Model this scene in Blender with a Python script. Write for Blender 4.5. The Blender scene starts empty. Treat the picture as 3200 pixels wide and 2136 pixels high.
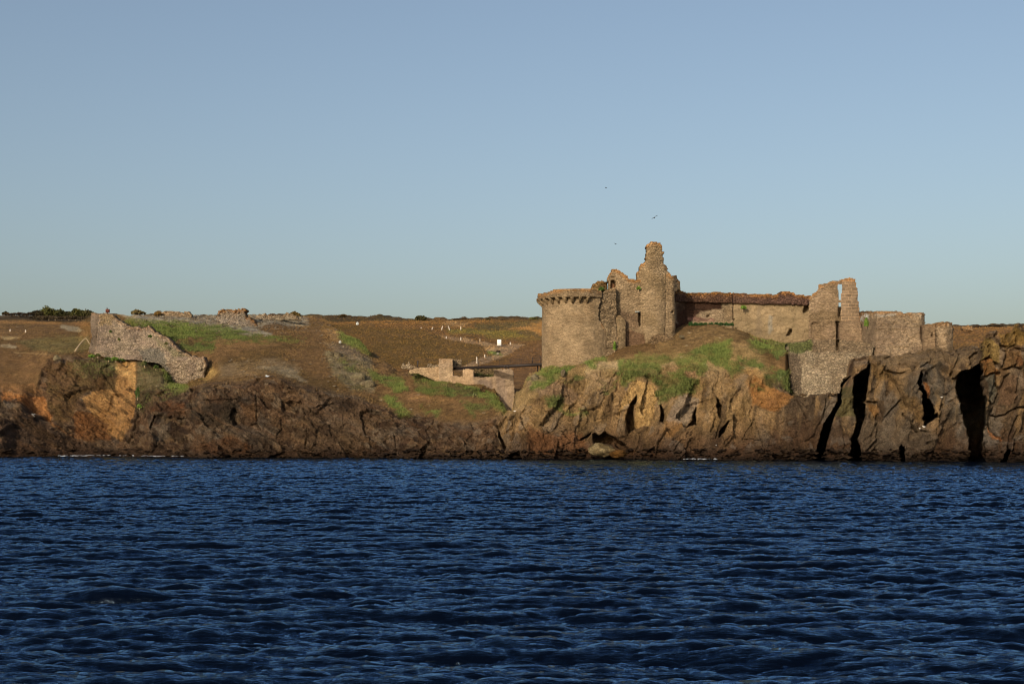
import bpy, math, random
import numpy as np
from mathutils import Vector
random.seed(7); RNG = np.random.default_rng(11)
SC = bpy.context.scene; COL = SC.collection

# ------------------------------------------------------------------ camera, sky, sun, exposure
FPX, CX, HY, CAMH = 4444.4, 1600.0, 1360.0, 4.0          # focal length / centre / horizon row in photo pixels, eye height
cd = bpy.data.cameras.new('camera'); cam = bpy.data.objects.new('camera', cd); COL.objects.link(cam)
cd.sensor_width = 36; cd.lens = 50; cd.clip_start = 0.5; cd.clip_end = 20000
cd.shift_y = (HY-1068)/3200
cam.location = (0, 0, CAMH); cam.rotation_euler = (math.radians(90), 0, 0)
SC.camera = cam
SUN_EL, SUN_AZ = math.radians(20), math.radians(26)      # low evening sun, behind the boat and to the left
W = bpy.data.worlds.new('World'); SC.world = W; W.use_nodes = True
wn, wl = W.node_tree.nodes, W.node_tree.links
sky = wn.new('ShaderNodeTexSky'); sky.sky_type = 'NISHITA'; sky.sun_disc = False
sky.sun_elevation = SUN_EL; sky.sun_rotation = math.pi + SUN_AZ
sky.air_density = 1.0; sky.dust_density = 3.2; sky.ozone_density = 1.1
bg = wn['Background']; bg.inputs[1].default_value = 0.127
hs = wn.new('ShaderNodeHueSaturation'); hs.inputs['Saturation'].default_value = .93; wl.new(sky.outputs[0], hs.inputs['Color']); wl.new(hs.outputs[0], bg.inputs[0])
sd = bpy.data.lights.new('sun', 'SUN'); sun = bpy.data.objects.new('sun', sd); COL.objects.link(sun)
sd.energy = 3.4; sd.angle = math.radians(0.5); sd.color = (1.0, 0.82, 0.60)
sdir = Vector((-math.sin(SUN_AZ)*math.cos(SUN_EL), -math.cos(SUN_AZ)*math.cos(SUN_EL), math.sin(SUN_EL)))
sun.rotation_euler = sdir.to_track_quat('Z', 'Y').to_euler(); sun.location = (-60, -60, 60)
SC.view_settings.view_transform = 'Standard'; SC.view_settings.look = 'None'
SC.cycles.filter_width = 1.15; SC.view_settings.exposure = 0.0; SC.view_settings.gamma = 1.0

# ------------------------------------------------------------------ helpers
def hexlin(h):
    v = np.array([int(h[i:i+2], 16)/255 for i in (0, 2, 4)])
    return np.where(v <= .04045, v/12.92, ((v+.055)/1.055)**2.4)
ILL = np.array([1.05, .90, .80])                          # light falling on a sunlit face: albedo = seen colour / light
def alb(h): return np.clip(hexlin(h)/ILL, 0.003, .9)
def W3(px, py, Y):                                        # a photo pixel at distance Y -> point in the place
    return np.stack([(px-CX)/FPX*Y, Y*np.ones_like(px), CAMH+(HY-py)/FPX*Y], -1)
def pt(px, py, Y): return Vector(((px-CX)/FPX*Y, Y, CAMH+(HY-py)/FPX*Y))
def to_px(P): return CX+P[..., 0]/P[..., 1]*FPX, HY-(P[..., 2]-CAMH)/P[..., 1]*FPX
def sm(a, b, x): t = np.clip((x-a)/(b-a), 0, 1); return t*t*(3-2*t)
def hsh(ix, iy, iz, s=0):
    h = (ix.astype(np.int64)*374761393 + iy.astype(np.int64)*668265263 + iz.astype(np.int64)*2147483647 + s*974634777) & 0xffffffff
    h = ((h ^ (h >> 13))*1274126177) & 0xffffffff
    h = ((h ^ (h >> 16))*2246822519) & 0xffffffff
    return ((h ^ (h >> 15)) & 0xffffff)/float(0xffffff)
def vn(P, s=0):
    f = np.floor(P); t = P-f; t = t*t*t*(t*(t*6-15)+10); i = f.astype(np.int64); r = 0
    for dx in (0, 1):
        for dy in (0, 1):
            for dz in (0, 1):
                w = (t[..., 0] if dx else 1-t[..., 0])*(t[..., 1] if dy else 1-t[..., 1])*(t[..., 2] if dz else 1-t[..., 2])
                r = r+w*hsh(i[..., 0]+dx, i[..., 1]+dy, i[..., 2]+dz, s)
    return r*2-1
def fbm(P, sc, o=4, s=0, ridged=False):
    a, r, n = 1., 0, 0
    for k in range(o):
        v = vn(P*(2**k/np.asarray(sc))+k*17.3, s+k)
        r = r+a*((1-2*np.abs(v)) if ridged else v); n += a; a *= .5
    return r/n
def worley(P, sc, s=0):
    Q = P/np.asarray(sc); i0 = np.floor(Q).astype(np.int64)
    F1 = np.full(Q.shape[:-1], 9.); F2 = F1.copy(); ID = np.zeros_like(F1)
    for dx in (-1, 0, 1):
        for dy in (-1, 0, 1):
            for dz in (-1, 0, 1):
                a, b, c = i0[..., 0]+dx, i0[..., 1]+dy, i0[..., 2]+dz
                d = (a+hsh(a, b, c, s)-Q[..., 0])**2+(b+hsh(a, b, c, s+1)-Q[..., 1])**2+(c+hsh(a, b, c, s+2)-Q[..., 2])**2
                cl = d < F1
                F2 = np.where(cl, F1, np.minimum(F2, d)); ID = np.where(cl, hsh(a, b, c, s+3), ID); F1 = np.where(cl, d, F1)
    return np.sqrt(F1), np.sqrt(F2), ID
def facets(P, sc, s=0, tilt=.5):                          # broken rock: every cell is a tilted plane at its own height
    Q = P/np.asarray(sc); i0 = np.floor(Q).astype(np.int64); F1 = np.full(Q.shape[:-1], 9.); out = np.zeros_like(F1); ID = np.zeros_like(F1)
    for dx in (-1, 0, 1):
        for dy in (-1, 0, 1):
            for dz in (-1, 0, 1):
                a, b, c = i0[..., 0]+dx, i0[..., 1]+dy, i0[..., 2]+dz
                ex, ey, ez = Q[..., 0]-a-hsh(a, b, c, s), Q[..., 1]-b-hsh(a, b, c, s+1), Q[..., 2]-c-hsh(a, b, c, s+2)
                d = ex*ex+ey*ey+ez*ez; cl = d < F1; h = hsh(a, b, c, s+3)
                v = (h-.5)+tilt*((hsh(a, b, c, s+4)-.5)*2*ex+(hsh(a, b, c, s+5)-.3)*2*ez)
                out = np.where(cl, v, out); ID = np.where(cl, h, ID); F1 = np.where(cl, d, F1)
    return out, ID
def sdf(poly, x, y, closed=True):                        # signed distance, positive inside
    d = np.full(x.shape, 1e9); ins = np.zeros(x.shape, bool); n = len(poly)
    for k in range(n if closed else n-1):
        ax, ay = poly[k]; bx, by = poly[(k+1) % n]; ex, ey = bx-ax, by-ay
        t = np.clip(((x-ax)*ex+(y-ay)*ey)/(ex*ex+ey*ey+1e-9), 0, 1)
        d = np.minimum(d, (x-ax-t*ex)**2+(y-ay-t*ey)**2)
        if closed and ay != by:
            ins ^= ((ay > y) != (by > y)) & (x < (bx-ax)*(y-ay)/(by-ay)+ax)
    d = np.sqrt(d)
    return np.where(ins, d, -d) if closed else d
def R1(*p): return [(x/2.904, 920+y/2.904) for x, y in p]           # photo detail frames -> photo pixels
def R2(*p): return [(600+x/2.904, 920+y/2.904) for x, y in p]
def R3(*p): return [(1200+x/2.904, 920+y/2.904) for x, y in p]
def R4(*p): return [(1650+x/3.5636, 720+y/3.5636) for x, y in p]
def R5(*p): return [(2050+x/3.3557, 820+y/3.3557) for x, y in p]
def R6(*p): return [(1650+x/3.132, 1060+y/3.132) for x, y in p]
def R7(*p): return [(2350+x/2.7635, 940+y/2.7635) for x, y in p]
def RT(*p): return [(2450+x/5.6, 840+y/5.6) for x, y in p]          # right tower detail
def RS(*p): return [(2850+x/3.137, 960+y/3.137) for x, y in p]      # right stack detail
def RA(*p): return [(x/5.107, 1200+y/5.107) for x, y in p]
def RB(*p): return [(440+x/4.195, 1160+y/4.195) for x, y in p]
def RP(*p): return [(1400+x/7.34, 1080+y/7.34) for x, y in p]       # bridge pier detail
def RQ(*p): return [(1240+x/9.8, 1080+y/9.8) for x, y in p]
def RD(*p): return [(1660+x/5.227, 860+y/5.227) for x, y in p]      # round tower detail

def tag(o, label=None, cat=None, group=None, kind=None):
    if label: o['label'] = label
    if cat: o['category'] = cat
    if group: o['group'] = group
    if kind: o['kind'] = kind
    return o
def empty(name, loc, **k):
    o = bpy.data.objects.new(name, None); COL.objects.link(o); o.location = loc; o.empty_display_size = .3
    return tag(o, **k)
def mesh(name, V, F, mat, parent=None, cols=None, smooth=False, **k):
    V = np.asarray(V, float).reshape(-1, 3)
    off = np.zeros(3); p = parent
    while p is not None: off += np.array(p.location); p = p.parent
    V = V-off
    me = bpy.data.meshes.new(name)
    me.vertices.add(len(V)); me.vertices.foreach_set('co', V.astype(np.float32).ravel())
    if isinstance(F, np.ndarray):
        nf, ns = F.shape; me.loops.add(F.size); me.loops.foreach_set('vertex_index', F.astype(np.int32).ravel())
        me.polygons.add(nf); me.polygons.foreach_set('loop_start', np.arange(0, nf*ns, ns, dtype=np.int32))
        me.polygons.foreach_set('loop_total', np.full(nf, ns, np.int32))
    else:
        tot = np.array([len(f) for f in F], np.int32); idx = np.concatenate([np.array(f, np.int32) for f in F])
        me.loops.add(len(idx)); me.loops.foreach_set('vertex_index', idx)
        me.polygons.add(len(F)); me.polygons.foreach_set('loop_start', (np.cumsum(tot)-tot).astype(np.int32))
        me.polygons.foreach_set('loop_total', tot)
    if smooth: me.polygons.foreach_set('use_smooth', np.ones(len(me.polygons), bool))
    if cols is not None:
        a = me.color_attributes.new('Col', 'FLOAT_COLOR', 'POINT')
        a.data.foreach_set('color', np.concatenate([cols, np.ones((len(cols), 1))], 1).astype(np.float32).ravel())
    me.update(calc_edges=True); me.materials.append(mat)
    o = bpy.data.objects.new(name, me); COL.objects.link(o); o.parent = parent
    return tag(o, **k)
def gridf(nr, nc, keep=None):
    i = np.arange((nr-1)*(nc-1)); r, c = i//(nc-1), i % (nc-1); a = r*nc+c
    F = np.stack([a, a+1, a+nc+1, a+nc], 1)
    return F if keep is None else F[keep.ravel()]

# ------------------------------------------------------------------ materials
def nmat(name):
    m = bpy.data.materials.new(name); m.use_nodes = True; n, l = m.node_tree.nodes, m.node_tree.links
    return m, n, l, n['Principled BSDF']
def mixn(n, l, a, b, fac, mode='MIX'):
    x = n.new('ShaderNodeMix'); x.data_type = 'RGBA'; x.blend_type = mode
    for s, v in ((0, fac), (6, a), (7, b)):
        if hasattr(v, 'links'): l.new(v, x.inputs[s])
        else: x.inputs[s].default_value = v if s == 0 else (*v[:3], 1)
    return x.outputs[2]
def tex(n, l, kind, scale, vec, **k):
    t = n.new(kind); t.inputs['Scale'].default_value = scale; l.new(vec, t.inputs['Vector'])
    for a, b in k.items():
        if a in ('feature', 'distance'): setattr(t, a, b)
        else: t.inputs[a].default_value = b
    return t
def ramp(n, l, src, stops):
    r = n.new('ShaderNodeValToRGB'); l.new(src, r.inputs[0]); e = r.color_ramp.elements
    while len(e) < len(stops): e.new(.5)
    for q, (p, v) in zip(e, stops): q.position = p; q.color = (v, v, v, 1) if not hasattr(v, '__len__') else (*v, 1)
    return r.outputs[0]
def coords(n, l, scale=(1, 1, 1)):
    t = n.new('ShaderNodeTexCoord'); m = n.new('ShaderNodeMapping'); m.inputs['Scale'].default_value = scale
    l.new(t.outputs['Object'], m.inputs[0]); return m.outputs[0]
def bump(n, l, h, dist, b, prev=None, strength=1.):
    q = n.new('ShaderNodeBump'); q.inputs['Distance'].default_value = dist; q.inputs['Strength'].default_value = strength
    l.new(h, q.inputs['Height'])
    if prev: l.new(prev, q.inputs['Normal'])
    l.new(q.outputs[0], b.inputs['Normal']); return q.outputs[0]
def ground_mat(name, bstr=.42):
    m, n, l, b = nmat(name); v = coords(n, l); vc = n.new('ShaderNodeVertexColor'); vc.layer_name = 'Col'
    n1 = tex(n, l, 'ShaderNodeTexNoise', .9, v, Detail=8., Roughness=.7)
    n2 = tex(n, l, 'ShaderNodeTexNoise', 4.5, v, Detail=5., Roughness=.75)
    c = mixn(n, l, vc.outputs[0], ramp(n, l, n1.outputs[0], [(.3, .52), (.7, 1.42)]), 1., 'MULTIPLY')
    c = mixn(n, l, c, ramp(n, l, n2.outputs[0], [(.32, .5), (.68, 1.46)]), 1., 'MULTIPLY')
    l.new(c, b.inputs['Base Color']); b.inputs['Roughness'].default_value = .95; b.inputs['Specular IOR Level'].default_value = .15
    p = bump(n, l, n1.outputs[0], bstr*2, b); bump(n, l, n2.outputs[0], bstr, b, p)
    return m
def stone_mat(name, size, joint=.45, jw=.06, flat=.55, var=.35, contrast=1., bstr=.12, ashlar=None):
    """irregular masonry: flattened stones with recessed mortar joints; base colour comes from the Col attribute"""
    m, n, l, b = nmat(name); vc = n.new('ShaderNodeVertexColor'); vc.layer_name = 'Col'
    v0 = coords(n, l); wob = tex(n, l, 'ShaderNodeTexNoise', 1.3, v0, Detail=3.)
    v = coords(n, l, (1/size, 1/size, 1/(size*flat)))
    wv = n.new('ShaderNodeVectorMath'); wv.operation = 'MULTIPLY_ADD'; l.new(wob.outputs[1], wv.inputs[0]); wv.inputs[1].default_value = (.5, .5, .5); l.new(v, wv.inputs[2])
    vv = wv.outputs[0]
    e = tex(n, l, 'ShaderNodeTexVoronoi', 1., vv, feature='DISTANCE_TO_EDGE')
    f = tex(n, l, 'ShaderNodeTexVoronoi', 1., vv)
    g = n.new('ShaderNodeSeparateColor'); l.new(f.outputs['Color'], g.inputs[0])
    big = tex(n, l, 'ShaderNodeTexNoise', .35, v0, Detail=6., Roughness=.65)
    fin = tex(n, l, 'ShaderNodeTexNoise', 5., v0, Detail=4., Roughness=.7)
    c = mixn(n, l, vc.outputs[0], ramp(n, l, g.outputs[0], [(0, 1-var), (1, 1+var)]), 1., 'MULTIPLY')
    c = mixn(n, l, c, ramp(n, l, big.outputs[0], [(.3, .72), (.7, 1.26)]), contrast, 'MULTIPLY')
    c = mixn(n, l, c, ramp(n, l, fin.outputs[0], [(.3, .78), (.7, 1.22)]), 1., 'MULTIPLY')
    jr = ramp(n, l, e.outputs['Distance'], [(0, joint), (jw, 1.)])
    c = mixn(n, l, c, jr, 1., 'MULTIPLY')
    l.new(c, b.inputs['Base Color']); b.inputs['Roughness'].default_value = .93; b.inputs['Specular IOR Level'].default_value = .15
    hr = ramp(n, l, e.outputs['Distance'], [(0, 0), (jw*2.2, 1)])
    p = bump(n, l, hr, bstr, b); bump(n, l, fin.outputs[0], bstr*.5, b, p)
    return m
def ashlar_mat(name):
    m, n, l, b = nmat(name); vc = n.new('ShaderNodeVertexColor'); vc.layer_name = 'Col'
    t = n.new('ShaderNodeTexCoord'); s = n.new('ShaderNodeSeparateXYZ'); l.new(t.outputs['Object'], s.inputs[0])
    cmb = n.new('ShaderNodeCombineXYZ'); l.new(s.outputs[0], cmb.inputs[0]); l.new(s.outputs[2], cmb.inputs[1])
    w = tex(n, l, 'ShaderNodeTexNoise', .8, t.outputs['Object'], Detail=3.)
    wv = n.new('ShaderNodeVectorMath'); wv.operation = 'MULTIPLY_ADD'; l.new(w.outputs[1], wv.inputs[0]); wv.inputs[1].default_value = (.18, .18, 0); l.new(cmb.outputs[0], wv.inputs[2])
    br = n.new('ShaderNodeTexBrick'); l.new(wv.outputs[0], br.inputs['Vector']); br.inputs['Scale'].default_value = 1.
    br.inputs['Brick Width'].default_value = 1.15; br.inputs['Row Height'].default_value = .56; br.inputs['Mortar Size'].default_value = .055
    br.inputs['Mortar Smooth'].default_value = .35; br.inputs['Color1'].default_value = (.62, .6, .58, 1); br.inputs['Color2'].default_value = (.92, .9, .88, 1); br.inputs['Mortar'].default_value = (1.35, 1.28, 1.2, 1)
    fin = tex(n, l, 'ShaderNodeTexNoise', 3.5, t.outputs['Object'], Detail=5., Roughness=.7)
    c = mixn(n, l, vc.outputs[0], br.outputs[0], 1., 'MULTIPLY')
    c = mixn(n, l, c, ramp(n, l, fin.outputs[0], [(.3, .7), (.7, 1.3)]), 1., 'MULTIPLY')
    l.new(c, b.inputs['Base Color']); b.inputs['Roughness'].default_value = .93; bump(n, l, fin.outputs[0], .12, b)
    return m
def plain_mat(name, col, rough=.8, noise=.25, scale=6, metal=0):
    m, n, l, b = nmat(name); v = coords(n, l); t = tex(n, l, 'ShaderNodeTexNoise', scale, v, Detail=4.)
    c = mixn(n, l, tuple(col), ramp(n, l, t.outputs[0], [(.3, 1-noise), (.7, 1+noise)]), 1., 'MULTIPLY')
    l.new(c, b.inputs['Base Color']); b.inputs['Roughness'].default_value = rough; b.inputs['Metallic'].default_value = metal
    return m
def leaf_mat(name):
    m, n, l, b = nmat(name); vc = n.new('ShaderNodeVertexColor'); vc.layer_name = 'Col'
    l.new(vc.outputs[0], b.inputs['Base Color']); b.inputs['Roughness'].default_value = .8; b.inputs['Specular IOR Level'].default_value = .2
    return m
M_GROUND = ground_mat('coast_rock_and_soil'); M_HEATH = ground_mat('heath_soil', .35)
M_FINE = stone_mat('fine_coursed_masonry', .62, joint=.58, jw=.09, flat=.34, var=.16, bstr=.06)
M_STONE = stone_mat('rough_coursed_masonry', .6, joint=.5, jw=.07, flat=.42, var=.17, bstr=.08)
M_RUBBLE = stone_mat('loose_rubble_masonry', .46, joint=.34, jw=.10, flat=.6, var=.30, bstr=.14)
M_RENDER = stone_mat('worn_lime_render', 1.3, joint=.8, jw=.05, flat=.8, var=.10, bstr=.04)
M_ASHLAR = ashlar_mat('pale_jointed_ashlar'); M_LEAF = leaf_mat('leaves')
M_WOOD = plain_mat('dark_bridge_timber', alb('33241d'), .85); M_IRON = plain_mat('dark_iron', alb('241a18'), .6)
M_WHITE = plain_mat('white_paint', (.86, .86, .84), .6, .05); M_POST = plain_mat('bleached_post_wood', (.50, .44, .37), .8)
M_GULL = plain_mat('white_feathers', (.82, .80, .76), .8, .08); M_DARKF = plain_mat('dark_feathers', (.035, .035, .04), .8)
M_RUST = plain_mat('rusty_metal', alb('5a2512'), .8, .5, 3); M_DEAD = plain_mat('bleached_dead_wood', alb('a48766'), .85)

# ------------------------------------------------------------------ the coast: one sheet of cliffs, ledges and slopes
COLS = {
 -900: [(1432,250),(1380,256),(1310,264),(1240,272),(1180,290),(1080,320),(1040,345),(1005,385),(984,430),(1120,480)],
 0:   [(1430,254),(1380,256),(1310,261),(1262,268),(1215,276),(1150,292),(1080,318),(1040,345),(1010,385),(985,430),(1120,480)],
 60:  [(1428,259),(1385,262),(1300,266),(1258,272),(1215,278),(1150,292),(1080,318),(1040,345),(1010,385),(985,430),(1120,480)],
 110: [(1427,264),(1390,266),(1306,270),(1290,277),(1240,281),(1165,287),(1130,293),(1080,318),(1040,345),(1010,385),(986,430),(1120,480)],
 150: [(1425,270),(1400,272),(1330,275),(1320,280),(1250,283),(1150,288),(1112,294),(1080,315),(1040,345),(1010,385),(986,430),(1120,480)],
 240: [(1425,270),(1405,274),(1372,277),(1260,282),(1165,286),(1125,289),(1110,293),(1070,318),(1035,350),(1010,385),(986,430),(1120,480)],
 330: [(1427,265),(1395,269),(1365,275),(1250,280),(1150,284),(1125,286),(1117,289),(1116,296),(1010,302),(988,325),(984,350),(982,420),(1120,470)],
 430: [(1429,257),(1400,261),(1326,267),(1230,274),(1180,280),(1135,285),(1128,289),(1120,296),(1026,297),(1004,308),(990,330),(983,350),(1010,380)],
 500: [(1430,254),(1400,257),(1300,261),(1240,268),(1200,276),(1165,281),(1160,287),(1120,294),(1053,293),(1035,300),(1005,318),(986,340),(1010,375)],
 560: [(1430,254),(1400,256),(1290,259),(1225,264),(1212,272),(1203,278),(1200,286),(1140,292),(1094,291),(1055,300),(1015,318),(984,342),(1010,380)],
 640: [(1431,250),(1400,252),(1280,255),(1215,259),(1200,266),(1187,276),(1180,283),(1130,288),(1100,292),(1055,302),(1020,318),(984,342),(1010,380)],
 700: [(1431,250),(1390,252),(1250,255),(1205,259),(1190,268),(1130,283),(1060,300),(1015,320),(984,342),(1010,380)],
 850: [(1431,250),(1380,251),(1300,253),(1205,257),(1180,261),(1155,270),(1110,284),(1060,300),(1020,322),(984,347),(1010,385)],
 1000:[(1432,247),(1380,249),(1300,251),(1225,256),(1202,262),(1150,275),(1090,292),(1040,315),(1010,345),(988,385),(1100,430)],
 1060:[(1432,247),(1380,249),(1310,251),(1238,256),(1215,262),(1160,274),(1098,290),(1055,305),(1030,330),(1040,350),(1150,420)],
 1100:[(1432,247),(1380,249),(1320,251),(1250,256),(1228,262),(1165,274),(1108,288),(1074,303),(1062,315),(1090,345),(1250,420)],
 1200:[(1433,243),(1390,245),(1345,247),(1290,252),(1265,258),(1200,270),(1152,284),(1130,293),(1140,310),(1250,350)],
 1300:[(1434,240),(1400,242),(1370,244),(1320,249),(1280,255),(1220,264),(1175,272),(1163,278),(1158,285),(1170,292),(1250,300),(1320,310)],
 1400:[(1435,237),(1410,239),(1380,241),(1330,245),(1290,250),(1240,257),(1196,263),(1192,268),(1182,276),(1200,290),(1320,300)],
 1470:[(1435,237),(1410,238),(1380,240),(1330,244),(1290,248),(1240,254),(1212,259),(1206,264),(1180,274),(1200,285),(1340,300)],
 1540:[(1436,235),(1410,236),(1380,238),(1330,242),(1290,247),(1245,253),(1228,257),(1232,264),(1178,272),(1220,280),(1340,290)],
 1575:[(1436,234),(1410,235),(1380,237),(1330,241),(1300,245),(1285,252),(1290,258),(1330,265),(1330,275),(1350,290)],
 1600:[(1436,234),(1410,235),(1380,237),(1330,240),(1300,243),(1285,247),(1290,252),(1330,258),(1340,270),(1350,290)],
 1612:[(1436,234),(1410,235),(1380,236),(1300,239),(1255,242),(1228,246),(1235,254),(1330,262),(1340,275)],
 1660:[(1436,234),(1400,235),(1380,235.5),(1300,238),(1210,241),(1172,245),(1168,254),(1200,262),(1330,275)],
 1720:[(1436,234),(1400,234.5),(1370,235),(1290,237),(1200,240),(1148,243.5),(1142,247),(1142,258),(1250,280)],
 1800:[(1436,234),(1400,234.5),(1370,235),(1290,237),(1200,240),(1145,242.5),(1140,245),(1138,258),(1138,275),(1250,290)],
 1880:[(1436,234),(1410,234.5),(1340,235.5),(1250,237),(1150,240),(1116,243),(1112,249),(1112,275),(1250,290)],
 1960:[(1436,233),(1410,233.5),(1300,235),(1180,238),(1130,240),(1095,243.5),(1082,248),(1080,258),(1082,275),(1250,290)],
 2040:[(1437,231),(1400,231.5),(1300,234),(1180,237),(1115,240.5),(1080,245.5),(1074,249),(1074,260),(1074,275),(1250,290)],
 2150:[(1438,228),(1400,229),(1300,232),(1180,236),(1105,240),(1062,245),(1040,249),(1010,257),(1010,275),(1250,290)],
 2230:[(1438,227),(1400,228),(1300,231),(1180,235),(1090,240),(1050,245),(1020,252),(1012,257),(1012,275),(1250,290)],
 2300:[(1439,225),(1400,226),(1300,229.5),(1180,234),(1080,239),(1040,245),(1032,252),(1032,262),(1032,275),(1250,290)],
 2400:[(1440,222),(1400,223),(1300,226),(1180,230.5),(1110,236),(1072,244),(1062,252),(1062,262),(1062,275),(1250,290)],
 2455:[(1440,222),(1400,223),(1300,225.5),(1230,228),(1150,232),(1095,238),(1080,246),(1076,252),(1076,275),(1250,290)],
 2470:[(1440,222),(1400,223),(1300,225.5),(1235,228),(1228,233),(1150,241),(1100,245),(1096,249),(1096,275),(1250,290)],
 2540:[(1440,222),(1400,222.5),(1300,224.5),(1240,226.5),(1234,232),(1150,239),(1108,243),(1104,247),(1104,275),(1250,290)],
 2620:[(1441,219),(1400,219.5),(1300,221.5),(1240,223.5),(1230,229),(1150,236.5),(1114,240),(1110,244),(1110,275),(1250,290)],
 2680:[(1441,219),(1400,219.5),(1300,220.5),(1200,222),(1150,224),(1122,227),(1112,234),(1110,240),(1110,275),(1250,290)],
 2725:[(1441,219),(1400,219.3),(1300,220),(1200,220.8),(1132,222),(1112,227),(1106,232),(1106,240),(1106,275),(1250,290)],
 2850:[(1443,214),(1400,214.5),(1300,215.5),(1180,217.5),(1122,221),(1104,226),(1102,231),(1102,240),(1102,270),(1250,290)],
 2950:[(1443,214),(1400,214.5),(1300,215.5),(1180,217.5),(1130,221),(1104,226),(1100,231),(1100,240),(1100,265),(1250,290)],
 3030:[(1443,214),(1400,214.3),(1300,215),(1180,217),(1120,220),(1094,224),(1091,230),(1092,240),(1100,260),(1250,290)],
 3060:[(1443,213),(1400,213.2),(1300,214),(1200,215),(1130,216),(1108,218),(1096,222),(1094,236),(1100,255),(1250,280)],
 3067:[(1444,211.6),(1400,211.8),(1300,212.4),(1200,213),(1130,213.8),(1085,214.5),(1070,216),(1078,220),(1110,230),(1250,270)],
 3082:[(1444,211.6),(1400,211.8),(1300,212.4),(1200,213),(1130,213.5),(1060,214.2),(1042,216),(1050,220),(1110,230),(1250,270)],
 3110:[(1444,211.6),(1400,211.8),(1300,212.4),(1200,213),(1130,213.5),(1055,214.2),(1034,216),(1045,220),(1110,230),(1250,270)],
 3138:[(1444,211.6),(1400,211.8),(1300,212.4),(1200,213),(1130,213.5),(1060,214.2),(1042,216),(1050,220),(1110,230),(1250,270)],
 3151:[(1444,211.6),(1400,211.8),(1300,212.4),(1200,213),(1130,213.5),(1080,214.5),(1052,217),(1046,220),(1110,230),(1250,270)],
 3166:[(1444,211.6),(1400,211.8),(1300,212.4),(1200,213),(1130,213.5),(1050,215),(1018,218),(1018,222),(1110,230),(1250,270)],
 3182:[(1444,211.6),(1400,211.8),(1300,212.4),(1200,213),(1130,213.5),(1050,215),(1015,218),(1018,222),(1110,230),(1250,270)],
 3205:[(1444,211.6),(1400,211.8),(1300,212.4),(1200,213),(1130,213.5),(1060,215),(1036,218),(1036,222),(1110,230),(1250,270)],
 3300:[(1445,209),(1400,210),(1300,211),(1200,212),(1130,213),(1080,215),(1060,218),(1060,222),(1110,230),(1250,270)],
 4100:[(1445,209),(1400,210),(1300,211),(1200,212),(1130,213),(1080,215),(1060,218),(1060,222),(1110,230),(1250,270)],
}
NR = 430
for k_, dy_ in ((-900, 4), (0, 4), (60, 2), (110, -1), (150, -6), (240, -6), (330, -2)): COLS[k_] = [(p_, y_+dy_ if y_ < 286 else y_) for p_, y_ in COLS[k_]]
pxs = np.concatenate([np.arange(-900, -40, 12.), np.arange(-40, 3240, 2.4), np.arange(3240, 4101, 12.)])
KEYS = sorted(COLS); prof = []
for k in KEYS:
    a = np.array([(1470 if COLS[k][0][0] < 1470 else 1480, COLS[k][0][1]-1.5)]+COLS[k], float)      # start under the water
    w = np.abs(np.diff(a[:, 0]))+.8*np.abs(np.diff(a[:, 1])); w[-1] *= .25; s = np.concatenate([[0], np.cumsum(w)]); s /= s[-1]
    t = np.linspace(0, 1, NR); prof.append(np.stack([np.interp(t, s, a[:, 0]), np.interp(t, s, a[:, 1])], 1))
prof = np.array(prof); KA = np.array(KEYS, float)
idx = np.clip(np.searchsorted(KA, pxs, 'right')-1, 0, len(KA)-2); tt = ((pxs-KA[idx])/(KA[idx+1]-KA[idx]))
tt = np.where(KA[idx+1]-KA[idx] > 40, tt*tt*(3-2*tt), tt)[:, None, None]
G = prof[idx]*(1-tt)+prof[idx+1]*tt
PX = np.repeat(pxs[:, None], NR, 1); PY = G[..., 0]; YY = G[..., 1]
P0 = W3(PX, PY, YY)
# rocky weight: steep lower parts
dP = np.gradient(P0, axis=1); steep = np.abs(dP[..., 2])/(np.linalg.norm(dP, axis=-1)+1e-6)
topline = np.interp(pxs, [-900,0,110,150,300,330,430,560,640,830,850,1000,1100,1200,1300,1400,1500,1600,1660,1720,1880,2040,2200,2330,2400,2470,2720,3060,4100],
                         [1225,1215,1225,1120,1118,1130,1215,1215,1210,1182,1180,1212,1240,1275,1300,1315,1320,1300,1260,1200,1150,1150,1150,1170,1180,1200,1060,1000,1000])[:, None]
wob = fbm(P0, 7., 4, 5)
rock = sm(14, -14, (topline-PY)+wob*18)
rock = np.maximum(rock, sm(3040, 3062, PX)*sm(250, 240, YY))
def masks(polys, warp=3., f=2.):
    m = np.zeros_like(PX); nx = fbm(P0, 1.6, 3, 31)*warp; ny = fbm(P0, 1.6, 3, 37)*warp
    for p in polys:
        a = np.array(p); bb = (PX > a[:, 0].min()-15) & (PX < a[:, 0].max()+15) & (PY > a[:, 1].min()-15) & (PY < a[:, 1].max()+15) & (YY < 262)
        m[bb] = np.maximum(m[bb], sm(-f, f, sdf(p, PX[bb]+nx[bb], PY[bb]+ny[bb])))
    return m
clefts = [
 R7((1020,490),(1005,560),(960,590),(885,660),(878,760),(890,900),(905,1060),(870,1180),(820,1420),(955,1420),(918,1180),(960,1050),(995,950),(1003,700),(1022,520)),
 R7((845,655),(790,680),(768,720),(740,860),(690,960),(620,1060),(590,1180),(550,1420),(625,1420),(655,1200),(705,1000),(765,880),(785,720)),
 R7((1440,640),(1460,700),(1510,800),(1580,940),(1590,1020),(1510,1060),(1490,1085),(1480,1000),(1480,800),(1420,720)),
 R7((1958,555),(1860,620),(1800,625),(1755,660),(1755,780),(1780,900),(1800,1050),(1860,1200),(1860,1430),(2025,1430),(2000,1200),(2010,1100),(1985,950),(1965,800),(1980,700),(1962,600)),
 R7((1290,1230),(1258,1300),(1290,1420),(1312,1420),(1306,1280)), R7((2190,1270),(2160,1330),(2120,1420),(2172,1420),(2202,1300))]
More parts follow.
